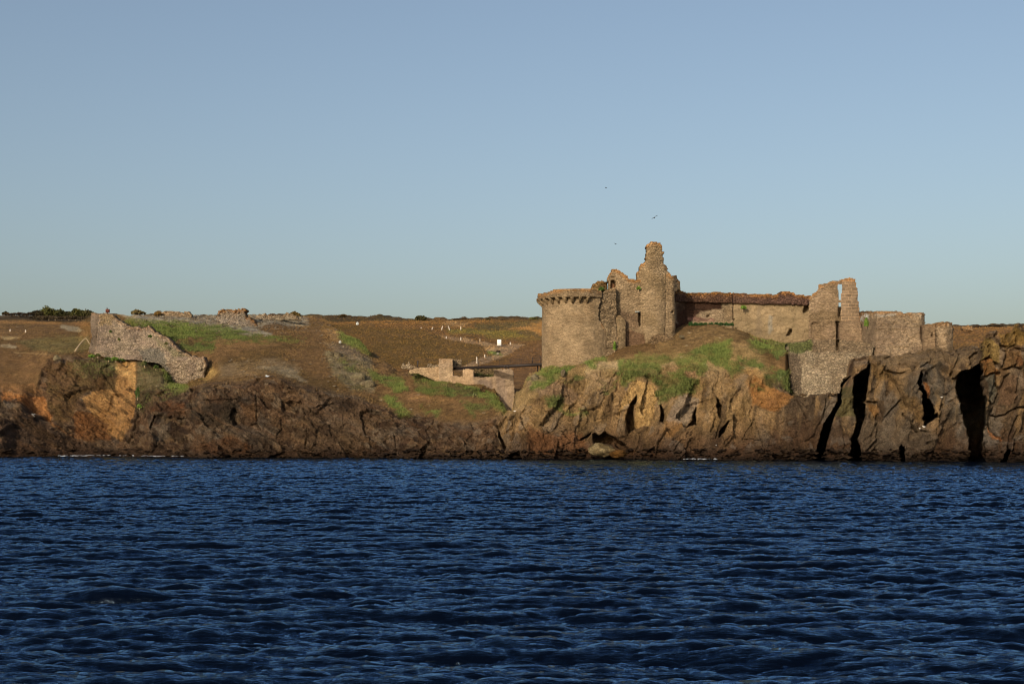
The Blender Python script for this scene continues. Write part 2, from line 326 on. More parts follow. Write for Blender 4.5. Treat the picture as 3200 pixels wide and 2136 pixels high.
caves = [R6((640,905),(700,930),(760,890),(820,930),(870,960),(950,1000),(1005,1080),(930,1095),(860,1025),(760,1010),(700,1035),(665,1035)),
 R6((505,965),(560,930),(625,885),(600,920),(540,960)), R6((1060,560),(1032,700),(1052,860),(985,890),(958,760),(1000,640)),
 R6((1655,640),(1605,780),(1560,822),(1645,815),(1650,700)),
 R6((1855,560),(1895,650),(1885,760),(1862,740),(1850,640)), R6((1300,620),(1335,740),(1315,850),(1285,830),(1300,730)),
 R6((1955,815),(1920,900),(1865,955),(1880,890)),

 RA((1130,290),(1190,330),(1185,460),(1140,560),(1170,700),(1110,740),(1120,560),(1120,400)), RA((1655,820),(1720,740),(1750,800),(1740,900),(1680,880)),
 RA((655,125),(700,150),(680,200),(590,190)), RA((660,470),(720,500),(700,525),(655,500)), R3((1050,1260),(1110,1400),(1085,1400),(1040,1300))]
soft = [RB((590,640),(600,700),(545,730),(520,860),(440,960),(330,960),(160,840),(100,700),(100,570),(300,600),(560,600)),
 RB((1250,500),(1330,560),(1400,640),(1500,670),(1540,700),(1640,780),(1600,840),(1380,780),(1240,700),(1180,560)),
 RB((1860,380),(2080,380),(2100,480),(2110,560),(1980,560),(1860,500)), RA((1560,180),(1660,200),(1650,400),(1600,420),(1550,300))]
cracks = [RS((830,300),(870,360),(940,380),(990,385),(1098,450),(1200,470)), RS((870,360),(880,420),(915,440),(895,560),(880,640)),
 RS((680,700),(780,660),(870,640),(980,610),(1098,650),(1200,640)), RS((660,550),(760,505),(850,570),(880,640)), RS((790,660),(850,780),(860,820),(820,930),(790,950),(750,1040)),
 RS((670,760),(720,850),(780,940)), RS((930,680),(860,820)), RS((750,1060),(900,1060),(1030,1000),(1200,990)), RS((1030,1070),(980,1170),(950,1310),(890,1450),(870,1510)),
 RS((765,360),(790,500)), RS((930,280),(960,350),(1000,385)), RS((1030,290),(1010,380)), RS((1040,490),(980,610)), RS((220,450),(330,560),(420,690)), RS((80,610),(140,570)),
 R7((1140,560),(1280,760),(1380,950)), R7((1000,840),(1100,850),(1160,1000),(1290,850)), R6((2225,770),(2160,880),(2100,960)),
 RB((1520,330),(1520,680)), RB((1830,640),(1840,760),(1780,900)), RB((2190,760),(2150,1000)), R2((980,950),(1010,1040),(1030,1150)), R2((1060,1050),(1180,1010),(1280,990)),
 R2((580,920),(590,1150)), R2((1240,1180),(1270,1300)), R2((1640,1060),(1560,1200)), R2((1840,1280),(1845,1470)), R3((100,1330),(105,1450)), R3((690,1290),(760,1380),(750,1460)), R3((1000,1250),(1090,1430)),
 R6((330,890),(430,1000),(350,1030)), R7((2060,380),(2075,500)), R7((1180,600),(1330,620)), R7((1650,900),(1600,1080)), R7((1780,480),(1720,640)), R6((2100,960),(2280,980)), R6((1420,1100),(1500,980)),
 RB((640,290),(655,400)), RB((820,380),(1270,385)), RB((110,490),(300,470),(520,500)), R7((40,1050),(120,1300)), R7((380,850),(480,1000)), R7((1100,960),(1080,1200),(960,1330)), R7((1300,980),(1500,1150)), R7((640,860),(620,1000)),
 R7((2280,1120),(2240,1300)), R7((2180,660),(2100,900),(2050,1000)), R7((2270,700),(2260,900)), R7((2040,1060),(2090,1150),(2150,1210)), R6((1100,950),(1060,1090)), R6((1900,750),(1840,960)), R6((250,720),(170,720)), R6((700,540),(780,520))]
# --- displacement
def rotp(P, ang): c, s = math.cos(ang), math.sin(ang); return np.stack([P[..., 0]*c-P[..., 2]*s, P[..., 1], P[..., 0]*s+P[..., 2]*c], -1)
Qw = P0+np.stack([fbm(P0, 5., 3, 50), fbm(P0, 5., 3, 51), fbm(P0, 5., 3, 52)], -1)*1.6
Pt = rotp(Qw, .45)                                        # slanting beds
F1, F2, ID = worley(Pt, (3.2, 6., 4.8), 3)
f1, f2, id2 = worley(rotp(Qw, -.5), (1.2, 2.4, 2.1), 9)
right = sm(2440, 2560, PX)
edge = sm(.0, .11, F2-F1); e2 = sm(0, .10, f2-f1)
crkw = sm(-.25, .35, fbm(P0, 6., 3, 66)); st = rotp(P0, .45); left = sm(1500, 1350, PX)
Qf = P0+np.stack([fbm(P0, 1.5, 3, 53), fbm(P0, 1.5, 3, 54), fbm(P0, 1.5, 3, 55)], -1)*.35
mid = sm(1450, 1600, PX)*sm(2420, 2300, PX)
A1, i1 = facets(rotp(Qf, .5), (9., 8, 4.5), 40, 1.); A2, i2 = facets(rotp(Qf, .42), (2.2, 2.6, 1.05), 41, .9); A3, i3 = facets(rotp(Qf, .3), (.9, 1.2, .5), 42, .9)
B1, j1 = facets(rotp(Qf, .45), (4.4, 7, 7.5), 43, 1.); B2, j2 = facets(rotp(Qf, .4), (1.7, 2.6, 3.2), 44, .9)
vert = np.maximum(mid, right); k1 = A1*(1-vert)+B1*vert; k2 = A2*(1-vert)+B2*vert; idc = i2*(1-vert)+j2*vert
disp = fbm(P0, (9, 9, 12), 4, 60)*1.5 + k1*(1.9-.2*(1-vert)) + k2*(.62-.22*(1-vert)) + A3*.40*(1-.2*right) + facets(rotp(Qf, .35), (.42, .6, .3), 47, .9)[0]*.17 + (ID-.5)*(.3+.9*right) - (1-edge)*.35*crkw*(.25+.75*right) + fbm(P0, .35, 3, 64)*.14
bz = rotp(Qf, .52)[..., 2]+.25*fbm(P0, 2.5, 3, 67); bzv = rotp(Qf, .95)[..., 2]+.25*fbm(P0, 2.5, 3, 68); bq = np.where(vert > .5, bzv, bz)
saw = lambda t: t-np.floor(t)
disp += (saw(bq/1.25+hsh(np.floor(bq/6).astype(int), np.zeros_like(PX, int), np.zeros_like(PX, int)))-.5)*-.42*sm(-.3, .3, fbm(P0, 4., 3, 69))+(saw(bq/.47)-.5)*-.15*sm(-.2, .4, fbm(P0, 3., 3, 70))
crk = np.zeros_like(PX); nxc = fbm(P0, 1.2, 3, 71)*4; nyc = fbm(P0, 1.2, 3, 72)*4
for c in cracks:
    a = np.array(c); bb = (PX > a[:, 0].min()-12) & (PX < a[:, 0].max()+12) & (PY > a[:, 1].min()-12) & (PY < a[:, 1].max()+12) & (YY < 262)
    wd = 1. if a[:, 0].mean() > 2550 else .55
    crk[bb] = np.maximum(crk[bb], wd**.5*sm(4.2*wd, 1.2*wd, sdf(c, PX[bb]+nxc[bb], PY[bb]+nyc[bb], False)))
D = P0.copy()
D[..., 1] -= disp*rock*.85
heathn = fbm(P0, 9., 4, 80)*.55+fbm(P0, 1.8, 4, 81)*.22+fbm(P0, .5, 3, 82)*.10
D[..., 2] += (disp*.28)*rock*(PY < 1400)+heathn*(1-rock)*(1-.5*sm(300, 420, YY))
D[..., 1] += crk*(.8+.7*right)*np.clip(rock+.3, 0, 1)
def pushback(P, dist):                                    # deepen a cleft straight away from the boat, keeping its outline
    k = (P[..., 1]+dist)/P[..., 1]; P[..., 0] *= k; P[..., 2] = CAMH+(P[..., 2]-CAMH)*k; P[..., 1] += dist
cm = masks(clefts, 3., 1.6); pushback(D, cm*31)
cv = masks(caves, 4., 2.); pushback(D, cv*5)
so = masks(soft, 8., 6.); pushback(D, so*1.5)
# gullies on the middle cliff: vertical flutes
fl = sm(1900, 1960, PX)*sm(2380, 2300, PX)*sm(1180, 1230, PY)*sm(1400, 1330, PY)
D[..., 1] -= fl*fbm(rotp(P0, .45), (1.3, 4, 5.), 3, 90, True)*.35

# --- colour zones (what grows and what stone shows where, plus some painted sunlit strips)
GN = fbm(P0, (1.6, 2.5, .8), 4, 99)+.12; ZN = fbm(P0, 2.4, 4, 100); ZN2 = fbm(P0, 7., 3, 101); ZX = fbm(P0, 1.1, 4, 102); ZY = fbm(P0, 1.1, 4, 103)
colr = np.empty(PX.shape+(3,)); colr[:] = alb('68492d')
green = np.zeros_like(PX)
def lay(w, c, c2=None):
    global colr
    cc = alb(c)
    if c2 is not None: k = (sm(-.45, .45, ZN)[..., None]); cc = alb(c)*(1-k)+alb(c2)*k
    colr = colr*(1-w[..., None])+cc*w[..., None]
def zone(poly, c, c2=None, a=1., f=6., warp=9., g=0.):
    global green
    A = np.array(poly); m = 25+f
    bb = (PX > A[:, 0].min()-m) & (PX < A[:, 0].max()+m) & (PY > A[:, 1].min()-m) & (PY < A[:, 1].max()+m)
    w = np.zeros_like(PX); w[bb] = sm(-f, f, sdf(poly, PX[bb]+ZX[bb]*warp, PY[bb]+ZY[bb]*warp))*a
    lay(w, c, c2); green = green*(1-w)+w*g*(.25+.75*sm(-.25, .3, ZX+.5*ZN))
lay(sm(-.2, .5, ZN2), '5a4024'); lay(sm(.15, .6, fbm(P0, (14, 60, 3), 3, 110))*.7, '7a5636')
lay(rock, '523a29', '6a4e37'); lay(rock*sm(.1, .6, ZN2), '3c2a1f')
sb = fbm(rotp(P0, .5), (5, 4, .9), 5, 120)*sm(1560, 1450, PX)+fbm(rotp(P0, .2), (.8, 3, 5.5), 5, 121)*sm(1450, 1560, PX)
lay(rock*(ID > .62)*.4, '77583c'); lay(rock*sm(.6, 1, idc)*.5, '8a6a48'); lay(rock*sm(.35, 0, idc)*.55, '37281f'); lay(rock*(i3 > .8)*.35, '94765a')
zone([(1560,1500),(1560,1230),(1640,1170),(1900,1120),(2360,1060),(2420,1200),(2440,1340),(2300,1400),(1560,1400)], '82643f', '9c7850', .85, 20)
zone([(2440,1500),(2440,1230),(2700,1230),(2720,1060),(3080,1080),(3080,1500)], '574636', '6f5841', .85, 14)
zone([(3040,1500),(3050,1060),(3260,1000),(3260,1500)], '5e4a37', '78593c', .9, 8)
lay(rock*sm(.08, .4, sb)*.6*(PX > 1300), '3f2d20', '533d2a'); lay(rock*sm(-.0, -.4, sb)*.65*(PX > 1560), 'a98256', '957350')
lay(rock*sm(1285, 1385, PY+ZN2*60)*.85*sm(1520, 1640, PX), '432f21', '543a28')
lay(rock*sm(.05, .45, fbm(P0, (4, 6, 5), 4, 122))*(.35+.2*right-.22*mid), '5c5347', '71665a'); lay(rock*(idc > .72)*sm(-.2, .3, ZN)*.3, '7b6f62')
# left headland
zone(RA((1850,-380),(2160,-330),(2155,500),(2060,700),(1950,900),(1700,760),(1500,560),(1440,420),(1340,300),(1300,180),(1500,60),(1820,60)), 'a87645', 'bb8a55', 1, 3, 5)
zone(RA((0,90),(500,160),(700,200),(770,430),(860,620),(1000,740),(1120,800),(1250,870),(900,700),(740,570),(560,480),(420,360),(250,240),(0,230)), 'a0602f', 'b87a45', .9, 5, 8)
zone(RA((1180,480),(1300,430),(1500,470),(1700,640),(1750,860),(1400,900),(1180,860)), '7a4b28', '8e5c33', .8, 5)
zone(RA((740,-300),(1500,-380),(1850,-100),(1820,60),(1400,80),(1180,240),(1180,500),(1000,700),(860,560),(760,330),(720,100)), '5a4026', '6b5232', .9, 6)
zone(RA((0,-40),(560,0),(700,130),(600,160),(0,70)), '6e4a2c', '7c5433', .9, 6)
zone(R1((1245,620),(1500,640),(1560,800),(1700,860),(1500,960),(1300,1080),(1225,1050),(1240,800)), '4f4228', '66543a', .9, 5, 8, .04)
zone(R1((640,640),(1000,560),(1080,700),(900,760),(700,720)), '5a5230', '7a6a48', .6, 8, 10, .4)
zone([(0,1310),(110,1300),(180,1350),(260,1380),(330,1400),(420,1420),(420,1450),(0,1450)], '3b2a1e', '4c382a', .85, 8)
zone(RB((360,380),(560,400),(560,560),(240,560),(80,500)), '704326', '5c3a24', .7, 8, 12); zone(RB((1280,420),(1500,440),(1520,640),(1380,600)), '6f4c30', '7d5838', .8, 4)
zone(RB((600,1000),(1200,840),(1500,1020),(1400,1100),(700,1060)), '72421f', '5c3820', .6, 8)
zone(RB((560,420),(1250,420),(1240,700),(700,660)), '3d3227', '4a3c2d', .8, 8)
zone(RB((2200,640),(2380,700),(2349,1050),(2180,1050)), '6c523b', '5e4632', .7, 5)
zone(R2((880,880),(1480,920),(1640,1100),(1500,1420),(1200,1440),(1000,1100)), '604833', '765a42', .55, 12)
# green and bare ground
zone([(-60,990),(60,986),(150,984),(292,984),(292,1008),(200,1010),(120,1003),(60,998),(-60,998)], '382a1d', '4c3a28', .95, 2, 4)
zone(R1((540,300),(560,272),(700,290),(765,325),(720,335),(600,320)), '84705a', '94806a', .8, 2, 3); zone(R1((0,455),(90,450),(150,470),(140,490),(60,480),(0,470)), '9a8268', '7a6248', .8, 2, 3)
zone(R1((0,380),(190,375),(180,390),(40,400)), 'a8875e', '94704a', .7, 2, 3); zone(R1((120,520),(480,538),(480,550),(120,532)), '94704a', 'a07c54', .6, 2, 3); zone(R1((0,330),(110,330),(110,350),(0,350)), '8a6440', '7c5838', .6, 2, 3)
zone(R1((130,420),(350,390),(640,370),(800,380),(830,470),(760,530),(560,540),(300,500)), '57492a', '6c5a36', .75, 6, 8); zone(R1((500,190+60),(820,250),(820,290),(640,270)), '8a5c38', '7c5434', .6, 4, 5)
zone([(-40,1004),(190,1004),(190,1012),(-40,1010)], '92653a', '7a5434', .8, 2, 3); zone(R1((0,520),(480,545),(480,640),(300,760),(0,820)), '6e4c30', '64442a', .5, 8)
def G_(poly, a=.9, bright=False, f=5):
    zone(poly, '535224' if bright else '474722', '6b6430' if bright else '5f5230', a*.75, f+5, 16, a)
    A = np.array(poly); bb = (PX > A[:, 0].min()-25) & (PX < A[:, 0].max()+25) & (PY > A[:, 1].min()-25) & (PY < A[:, 1].max()+25)
    w = np.zeros_like(PX); w[bb] = sm(-f, f, sdf(poly, PX[bb]+ZX[bb]*10, PY[bb]+ZY[bb]*10))*a
    lay(w*sm(-.18, .25, GN)*.85, '53592a' if bright else '474c25', '696b35' if bright else '565a2e')
zone(R2((0,165),(240,190),(480,190),(860,180),(1050,215),(1060,285),(700,270),(600,300),(640,350),(560,370),(300,330),(100,230),(0,240)), '7d6856', '98836d', .9, 4)
zone([(360,976),(620,985),(700,1000),(760,1010),(850,1045),(840,1052),(700,1045),(560,1020),(400,1000)], '7d6957', '958270', .95, 3)
zone(R2((240,620),(500,600),(760,560),(950,640),(1000,760),(700,700),(250,760)), '7b6148', '6a5034', .7, 8); zone(R2((240,700),(110,790),(150,640)), '9c7646', 'a8814c', .7, 8)
zone(R2((560,640),(900,660),(1050,790),(900,740)), '8c765e', '6f5c47', .7, 6)
zone(R2((1200,520),(1360,520),(1620,560),(1660,880),(1440,860),(1260,700)), '7a6850', '5d5236', .7, 8)
zone(R2((1190,440),(1420,430),(1640,600),(1360,560)), '7c6654', '6b5440', .6, 6); zone(R2((1190,300),(1340,330),(1360,430),(1280,420)), '8c6744', '8c6744', .8, 6)
G_(R2((-160,80+170),(300,290),(520,360),(620,380),(1000,430),(700,420),(350,420),(100,410),(0,390),(-200,330))); G_(R2((-100,430),(210,440),(200,500),(0,520),(-120,480)), .9)
G_(R1((1160,250),(1330,255),(1700,270),(1900,330),(1700,400),(1560,420),(1350,330)), .95, True)
G_(R2((1340,350),(1440,350),(1660,490),(1740,560),(1600,530),(1350,420)), .9, True); G_(R2((1340,600),(1480,620),(1500,700),(1400,700)), .6)
G_(R2((1620,690),(1900,770),(1960,880),(1860,880),(1640,760)), .85); G_(R2((1700,910),(1830,940),(1990,1080),(1900,1110)), .8, True); G_(R1((1480,650),(1540,760),(1700,840),(1640,880),(1520,850)), .9, True)
G_(R3((60,740),(180,800),(210,880),(120,880)), .9, True); G_(R3((260,700),(420,740),(620,810),(720,820),(850,850),(960,920),(1060,1000),(1100,1080),(1020,1040),(900,930),(560,920),(300,880)), .9)
G_(R3((780,840),(960,880),(1085,1050),(980,1000)), 1, True); G_(R3((340,1040),(500,1060),(480,1100)), .8, True); G_(R3((700,990),(980,980),(1040,1060),(800,1060)), .6); G_(R3((780,1060),(830,1090),(820,1120)), .9); G_(R3((0,900),(80,950),(240,1100),(160,1100)), .7, True)
zone(R3((250,900),(420,920),(400,980),(200,960)), '94693f', '8a6040', .7, 6); zone(R3((430,940),(700,960),(640,1000)), '94693f', '7a5535', .5, 6)
# islet
zone(R6((1040,400),(1230,440),(1265,500),(1230,700),(1190,860),(1040,860),(1060,560),(880,740),(920,600),(1000,460)), 'a57c4b', 'b58c58', .9, 3, 6)
zone(R6((1480,560),(1680,560),(1640,700),(1580,800),(1380,860),(1350,780)), '8f7660', '9d8468', .9, 4, 6); zone(R6((1340,800),(1540,820),(1400,960),(1300,940)), '94683c', '84603c', .7, 6)
zone(R6((560,220),(920,180),(920,260),(830,420),(560,560)), '94764f', 'a08060', .8, 5); zone(R6((0,380),(100,340),(520,540),(420,640),(0,500)), '8a6b50', '7c6048', .8, 6)
zone(R6((1740,220),(1920,200),(1990,380),(1900,560),(1780,520)), '8a6a48', '987852', .8, 5); zone(R6((2040,260),(2300,340),(2349,560),(2349,660),(2180,600),(2140,400)), '997247', '94683e', .8, 8, 12)
zone(R7((0,640),(100,700),(380,830),(200,960),(60,880),(0,900)), 'a2703f', '8f5c30', .85, 5)
zone(R6((160,940),(520,900),(640,1100),(560,1150),(0,1120),(0,860)), '6c4428', '7a5032', .7, 10)
zone(R6((440,1080),(1050,1080),(1300,1150),(380,1170)), '6e4722', '5a3a1e', .7, 5); zone(R6((600,1040),(830,1040),(870,1110),(600,1130)), 'a58a66', '94734c', .3, 3)
G_(R6((130,290),(340,235),(460,260),(430,300),(260,330),(240,420),(60,500),(20,520),(20,480),(180,400)), 1, True, 3)
G_(R6((520,200),(740,160),(800,190),(640,200),(680,300),(640,260),(560,230)), 1, True, 3); G_(R6((870,160),(930,190),(920,330),(850,430),(880,330)), .95, True, 3)
G_(R6((940,200),(1100,110),(1200,150),(1400,170),(1650,80),(1740,30),(1990,0),(1950,80),(1990,200),(1760,210),(1740,330),(1640,400),(1700,470),(1480,560),(1250,600),(1260,440),(1160,340),(960,460),(920,430)), .85, True, 5)
zone(R6((1300,230),(1430,200),(1500,330),(1340,360)), '8b6a4c', '94704f', .8, 5); zone(R6((1520,330),(1640,330),(1640,410),(1560,400)), '9b7452', '9b7452', .9, 5)
G_(R6((1000,330),(1150,250),(1300,300),(1500,440),(1480,560),(1260,620),(1250,440),(1120,380)), .6); G_(R6((0,420),(120,330),(300,250),(420,240),(300,380),(120,480)), .6, True); G_(R6((1700,60),(1860,10),(1990,-30),(2000,120),(1960,260),(1840,240)), .9, True); G_(R7((-60,330),(160,345),(330,370),(300,440),(0,420)), .6)
G_(R6((150,560),(330,560),(350,680),(220,690)), .8); G_(R6((350,400),(420,400),(400,440),(340,430)), .9); G_(R6((460,340),(560,350),(540,380),(470,380)), .8); G_(R6((330,690),(440,700),(580,700),(540,750),(400,740)), .8, True, 5)
G_(R6((700,410),(770,430),(760,480)), .9); G_(R6((750,520),(860,480),(860,510),(760,560)), .9); G_(R6((1880,200),(2050,220),(2090,330),(2000,400),(1950,300)), .95, True)
G_(R6((2180,10),(2349,40),(2420,120),(2300,100)), .95, True, 3); G_(R6((2050,170),(2200,220),(2349,290),(2349,340),(2220,280),(2040,210)), .9, False, 4); G_(R6((2060,250),(2120,290),(2080,300)), .9); G_(R6((2180,460),(2300,460),(2320,500)), .8)
G_(R7((0,340),(120,350),(170,430),(80,430),(0,380)), 1, True, 4); G_(R7((160,440),(300,400),(300,430),(220,500)), .9); G_(R7((340,350),(400,370),(520,420),(380,400)), 1, True, 3)
G_(R7((200,600),(310,610),(320,700),(370,800),(300,760),(220,680)), 1, False, 4); G_(R7((90,650),(200,640),(220,720),(120,720)), .8); G_(R7((0,500),(120,560),(190,590),(60,600)), .9)
zone(R5((0,740),(800,640),(950,760),(550,850),(300,900),(0,920)), '6e5133', '7a5b3a', .9, 6)
# right cliffs
zone(R7((1480,680),(1530,690),(1545,800),(1530,840),(1500,760)), '8f5830', '9a6034', .9, 2, 3); zone(R7((1020,860),(1100,870),(1110,960),(1040,960)), '84582f', '8e6234', .7, 5, 8)  # first strip paints the sunlit, left-facing sliver of the cleft wall
zone(R7((1020,480),(1200,560),(1300,760),(1480,900),(1480,1060),(1280,900),(1180,700),(1040,640)), '77572f', '886339', .6, 8)
zone(R7((940,1020),(1400,1020),(1600,1200),(1500,1380),(940,1380)), '62503f', '6f5b47', .7, 10); zone(R7((760,740),(880,740),(900,1000),(720,1000)), '4f4a2c', '5f5230', .8, 5, 8)
zone(R7((1020,420),(1740,420),(1960,480),(1960,560),(1500,560),(1100,560)), '84694c', '725a42', .8, 8)
zone(RS((690,310),(760,290),(860,380),(850,560),(760,500),(660,560)), '7f6336', '8f7040', .9, 3, 5); zone(RS((660,560),(760,510),(860,640),(690,690)), '7c5c36', '9a5e2c', .8, 3)
zone(RS((850,220),(990,170),(1098,260),(1200,400),(960,380),(870,340)), '80602f', '8e6a3a', .9, 3); zone(RS((940,450),(1060,450),(1050,600),(900,620)), '80502d', '7c5a38', .8, 3)
zone(RS((900,700),(1000,700),(1010,960),(840,960)), '75563f', '6a4e38', .8, 3); zone(RS((690,710),(790,680),(850,800),(770,930)), '5f5748', '4c4538', .8, 3)
for p_, r_ in (((3151,1030), 9), ((112,1299), 7), ((836,1174), 7), ((2707,978), 3), ((1150,1008), 3)):
    zone([(p_[0]+r_*math.cos(a)*1.1, p_[1]+r_*.62*math.sin(a)) for a in np.linspace(0, 5.6, 7)], 'd8cfc4', 'ffffff', 1, 1.2, 2)
lay(rock*sm(.0, .35, sb)*.6*(PX < 1560), '33251c', '43301f'); lay(rock*sm(.0, -.4, sb)*.45*(PX < 1560), '7a5a40', '6c4a32')
zone(RS((745,1165),(762,1172),(800,1240),(890,1295),(878,1318),(795,1280),(755,1215)), '9a6440', '94603c', 1, 1.5, 1)  # sunlit crest of the ledge, painted into the rock colour
wet = sm(1380, 1430, PY+ZN*20); lay(wet*.85, '2b1b12', '382417'); lay(sm(1420, 1436, PY+ZN*4)*.9, '1a110b')
# bare pale stones speckle and dry-brush mottle on the upper ground
sp = worley(P0, (1.6, 3., .5), 21); lay((sp[0] < .2)*(sp[2] > .94)*(1-rock)*(1-green)*.5, '9c8468', 'b09a80')
lay(sm(.25, .6, fbm(P0, (.9, 1.5, .5), 4, 130))*.45*(1-rock)*(1-green), '4a3420')
lay(sm(.25, .7, fbm(P0, (1.6, 2, .6), 4, 131))*.4*(1-rock)*(1-green), '8a6540')
colr = colr*(1+.42*(1-rock)*sm(0, .5, 1-steep))[..., None]  # level ground painted lighter to make up for the grazing sun
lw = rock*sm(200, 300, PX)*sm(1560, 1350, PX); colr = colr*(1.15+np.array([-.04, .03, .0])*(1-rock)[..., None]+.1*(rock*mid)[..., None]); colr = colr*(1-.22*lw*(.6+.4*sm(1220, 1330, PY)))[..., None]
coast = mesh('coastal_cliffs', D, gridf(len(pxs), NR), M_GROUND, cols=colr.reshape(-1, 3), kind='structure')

# ------------------------------------------------------------------ far heath behind the ravine and the castle
hp = np.arange(-900, 4101, 5.); rows = np.linspace(0, 1, 300)
skyl = np.interp(hp, [-900,0,900,1000,1040,1100,1200,1300,1380,1440,1520,1560,1640,1700,2900,3000,3050,3100,3150,3200,4100], [992,992,992,988,987,991,996,999,1003,1000,998,1001,999,997,1018,1021,1019,1016,1019,1017,1015])
base = np.array([(1330,266),(1262,272),(1200,285),(1130,310),(1060,350),(1020,400),(1000,450),(990,600),(985,1100)], float)
w = np.abs(np.diff(base[:, 0]))+.5*np.abs(np.diff(base[:, 1])); w[-2:] *= .3; s = np.concatenate([[0], np.cumsum(w)])/w.sum()
hpy = np.interp(rows, s, base[:, 0])[None]; hY = np.interp(rows, s, base[:, 1])[None]+0*hp[:, None]
k = sm(1330, 1000, hpy); hpy = hpy+(skyl-1000)[:, None]*k; hpy = np.where(hY > 450, skyl[:, None]+(hY-450)*.02, hpy)
HX = np.repeat(hp[:, None], len(rows), 1); H0 = W3(HX, hpy, hY)
hz = fbm(H0, (30, 30, 30), 4, 200)*.9*sm(300, 420, hY)+fbm(H0, 2.2, 4, 201)*.35+fbm(H0, .8, 3, 202)*.12
hz += sm(.1, .6, fbm(H0, (9, 30, 9), 3, 203))*sm(435, 450, hY)*1.3
H1 = H0.copy(); H1[..., 2] += hz-16*sm(980, 860, HX)*sm(430, 400, hY)
GNs = GN; PXs, PYs, YYs, Rs, P0s, Ds, Zs, greens, colrs = PX, PY, YY, rock, P0, D, (ZN, ZX, ZY, ZN2), green, colr
PX, PY, YY, P0 = HX, hpy, hY, H0; rock = np.zeros_like(PX)
ZN = fbm(P0, 5., 4, 210); ZN2 = fbm(P0, 16., 3, 211); ZX = fbm(P0, 3., 4, 212); ZY = fbm(P0, 3., 4, 213)
colr = np.empty(PX.shape+(3,)); colr[:] = alb('684628'); green = np.zeros_like(PX)
lay(sm(-.3, .5, ZN2)*.7, '5a4022'); lay(sm(1030, 1008, PY)*.8, '81552c', '6a4a28'); lay(sm(1006, 1001, PY+ZN*3-(HX > 2800)*19)*.9, '3b2b1c', '4a3a22')
zone([(900,1010),(1300,1030),(1380,1050),(1480,1075),(1520,1090),(1500,1120),(1440,1150),(1200,1150),(1000,1060)], '59401f', '644626', .85, 8)
zone([(1380,1050),(1480,1062),(1560,1075),(1620,1072),(1600,1078),(1520,1080),(1440,1068),(1380,1056)], '8e6c4e', '7b5a40', .9, 3, 3)
zone([(1520,1085),(1560,1080),(1610,1075),(1640,1075),(1600,1100),(1560,1120),(1500,1140),(1440,1160),(1420,1155),(1480,1128),(1540,1108)], '7f5f46', '8f6e50', .9, 3, 3)
zone([(1400,1028),(1620,1028),(1690,1040),(1640,1058),(1560,1052),(1400,1040)], '5f5024', '6e5a2a', .8, 6); zone([(1500,1040),(1690,1046),(1690,1056),(1520,1060)], '6d5a2a', '775a2c', .7, 5)
zone([(1540,1025),(1700,1004),(1760,1004),(1760,1060),(1690,1052),(1660,1035),(1640,1028)], '97683a', '8c6034', .9, 3, 3); zone([(1600,1038),(1655,1028),(1672,1040),(1690,1056),(1640,1050)], '58422a', '5f4529', .8, 3, 3)
zone([(1480,1015),(1600,1010),(1690,1000),(1680,1012),(1560,1028),(1490,1024)], '4a3d22', '54452a', .8, 5); zone([(1520,1092),(1560,1095),(1570,1108),(1525,1105)], '6a6a30', '55562a', .9, 4, 5, .9)
zone([(1400,1010),(1470,1012),(1450,1020),(1380,1018)], '9a7650', '8a6442', .8, 3); zone([(1510,1080),(1540,1078),(1560,1095),(1530,1095)], '92683f', '9c7654', .8, 3)
zone([(1600,1100),(1700,1070),(1700,1300),(1560,1300)], '5f4029', '6c4a30', .7, 10)
lay(sm(.1, .5, fbm(P0, (40, 100, 4), 3, 220))*.5*sm(2900, 2960, PX), '8a5f38')
colr = np.clip(colr*np.array([1.62, 1.72, 1.66]), 0, .8)
heath = mesh('far_heath', H1, gridf(len(hp), len(rows)), M_HEATH, cols=colr.reshape(-1, 3), kind='structure')
heath_cols, heath_green = colr, green
PX, PY, YY, rock, P0, D, green, colr = PXs, PYs, YYs, Rs, P0s, Ds, greens, colrs

# ------------------------------------------------------------------ the sea: wind waves from a wave spectrum
def wave_tile(N, L, lam, wdir, seed, cut, sp=5):
    r = np.random.default_rng(seed); k1 = 2*np.pi*np.fft.fftfreq(N, L/N); kx, ky = np.meshgrid(k1, k1); kk = np.hypot(kx, ky); kk[0, 0] = 1e-6
    kp = 2*np.pi/lam; cosw = (kx*wdir[0]+ky*wdir[1])/kk
    S = np.exp(-1.1*(kp/kk)**2)/kk**3.7*(np.abs(cosw)**sp*.94+.06)*np.exp(-(kk*cut)**2); S[0, 0] = 0
    h = np.sqrt(S)*(r.normal(size=(N, N))+1j*r.normal(size=(N, N)))
    f = lambda a: np.real(np.fft.ifft2(a))
    H = f(h); q = 1/H.std(); return H*q, f(-1j*kx/kk*h)*q, f(-1j*ky/kk*h)*q
def samp(T, L, x, y):
    N = T.shape[0]; u = (x/L*N) % N; v = (y/L*N) % N; i = u.astype(int); j = v.astype(int); a = u-i; b = v-j; i %= N; j %= N; i2 = (i+1) % N; j2 = (j+1) % N
    return T[j, i]*(1-a)*(1-b)+T[j, i2]*a*(1-b)+T[j2, i]*(1-a)*b+T[j2, i2]*a*b
ys = [6.]
while ys[-1] < 62: ys.append(ys[-1]+.085)
while ys[-1] < 290: ys.append(ys[-1]*1.0+.085+(ys[-1]-62)*.0016)
ys = np.array(ys+list(np.linspace(300, 3000, 12)))
tx = np.concatenate([np.linspace(-1.5, -.43, 60)[:-1], np.linspace(-.43, .43, 900), np.linspace(.43, 1.5, 60)[1:]])
WX = tx[None]*ys[:, None]; WY = ys[:, None]+0*WX; fade = sm(320, 290, WY); WZ = np.zeros_like(WX); DX = WZ.copy(); DY = WZ.copy()
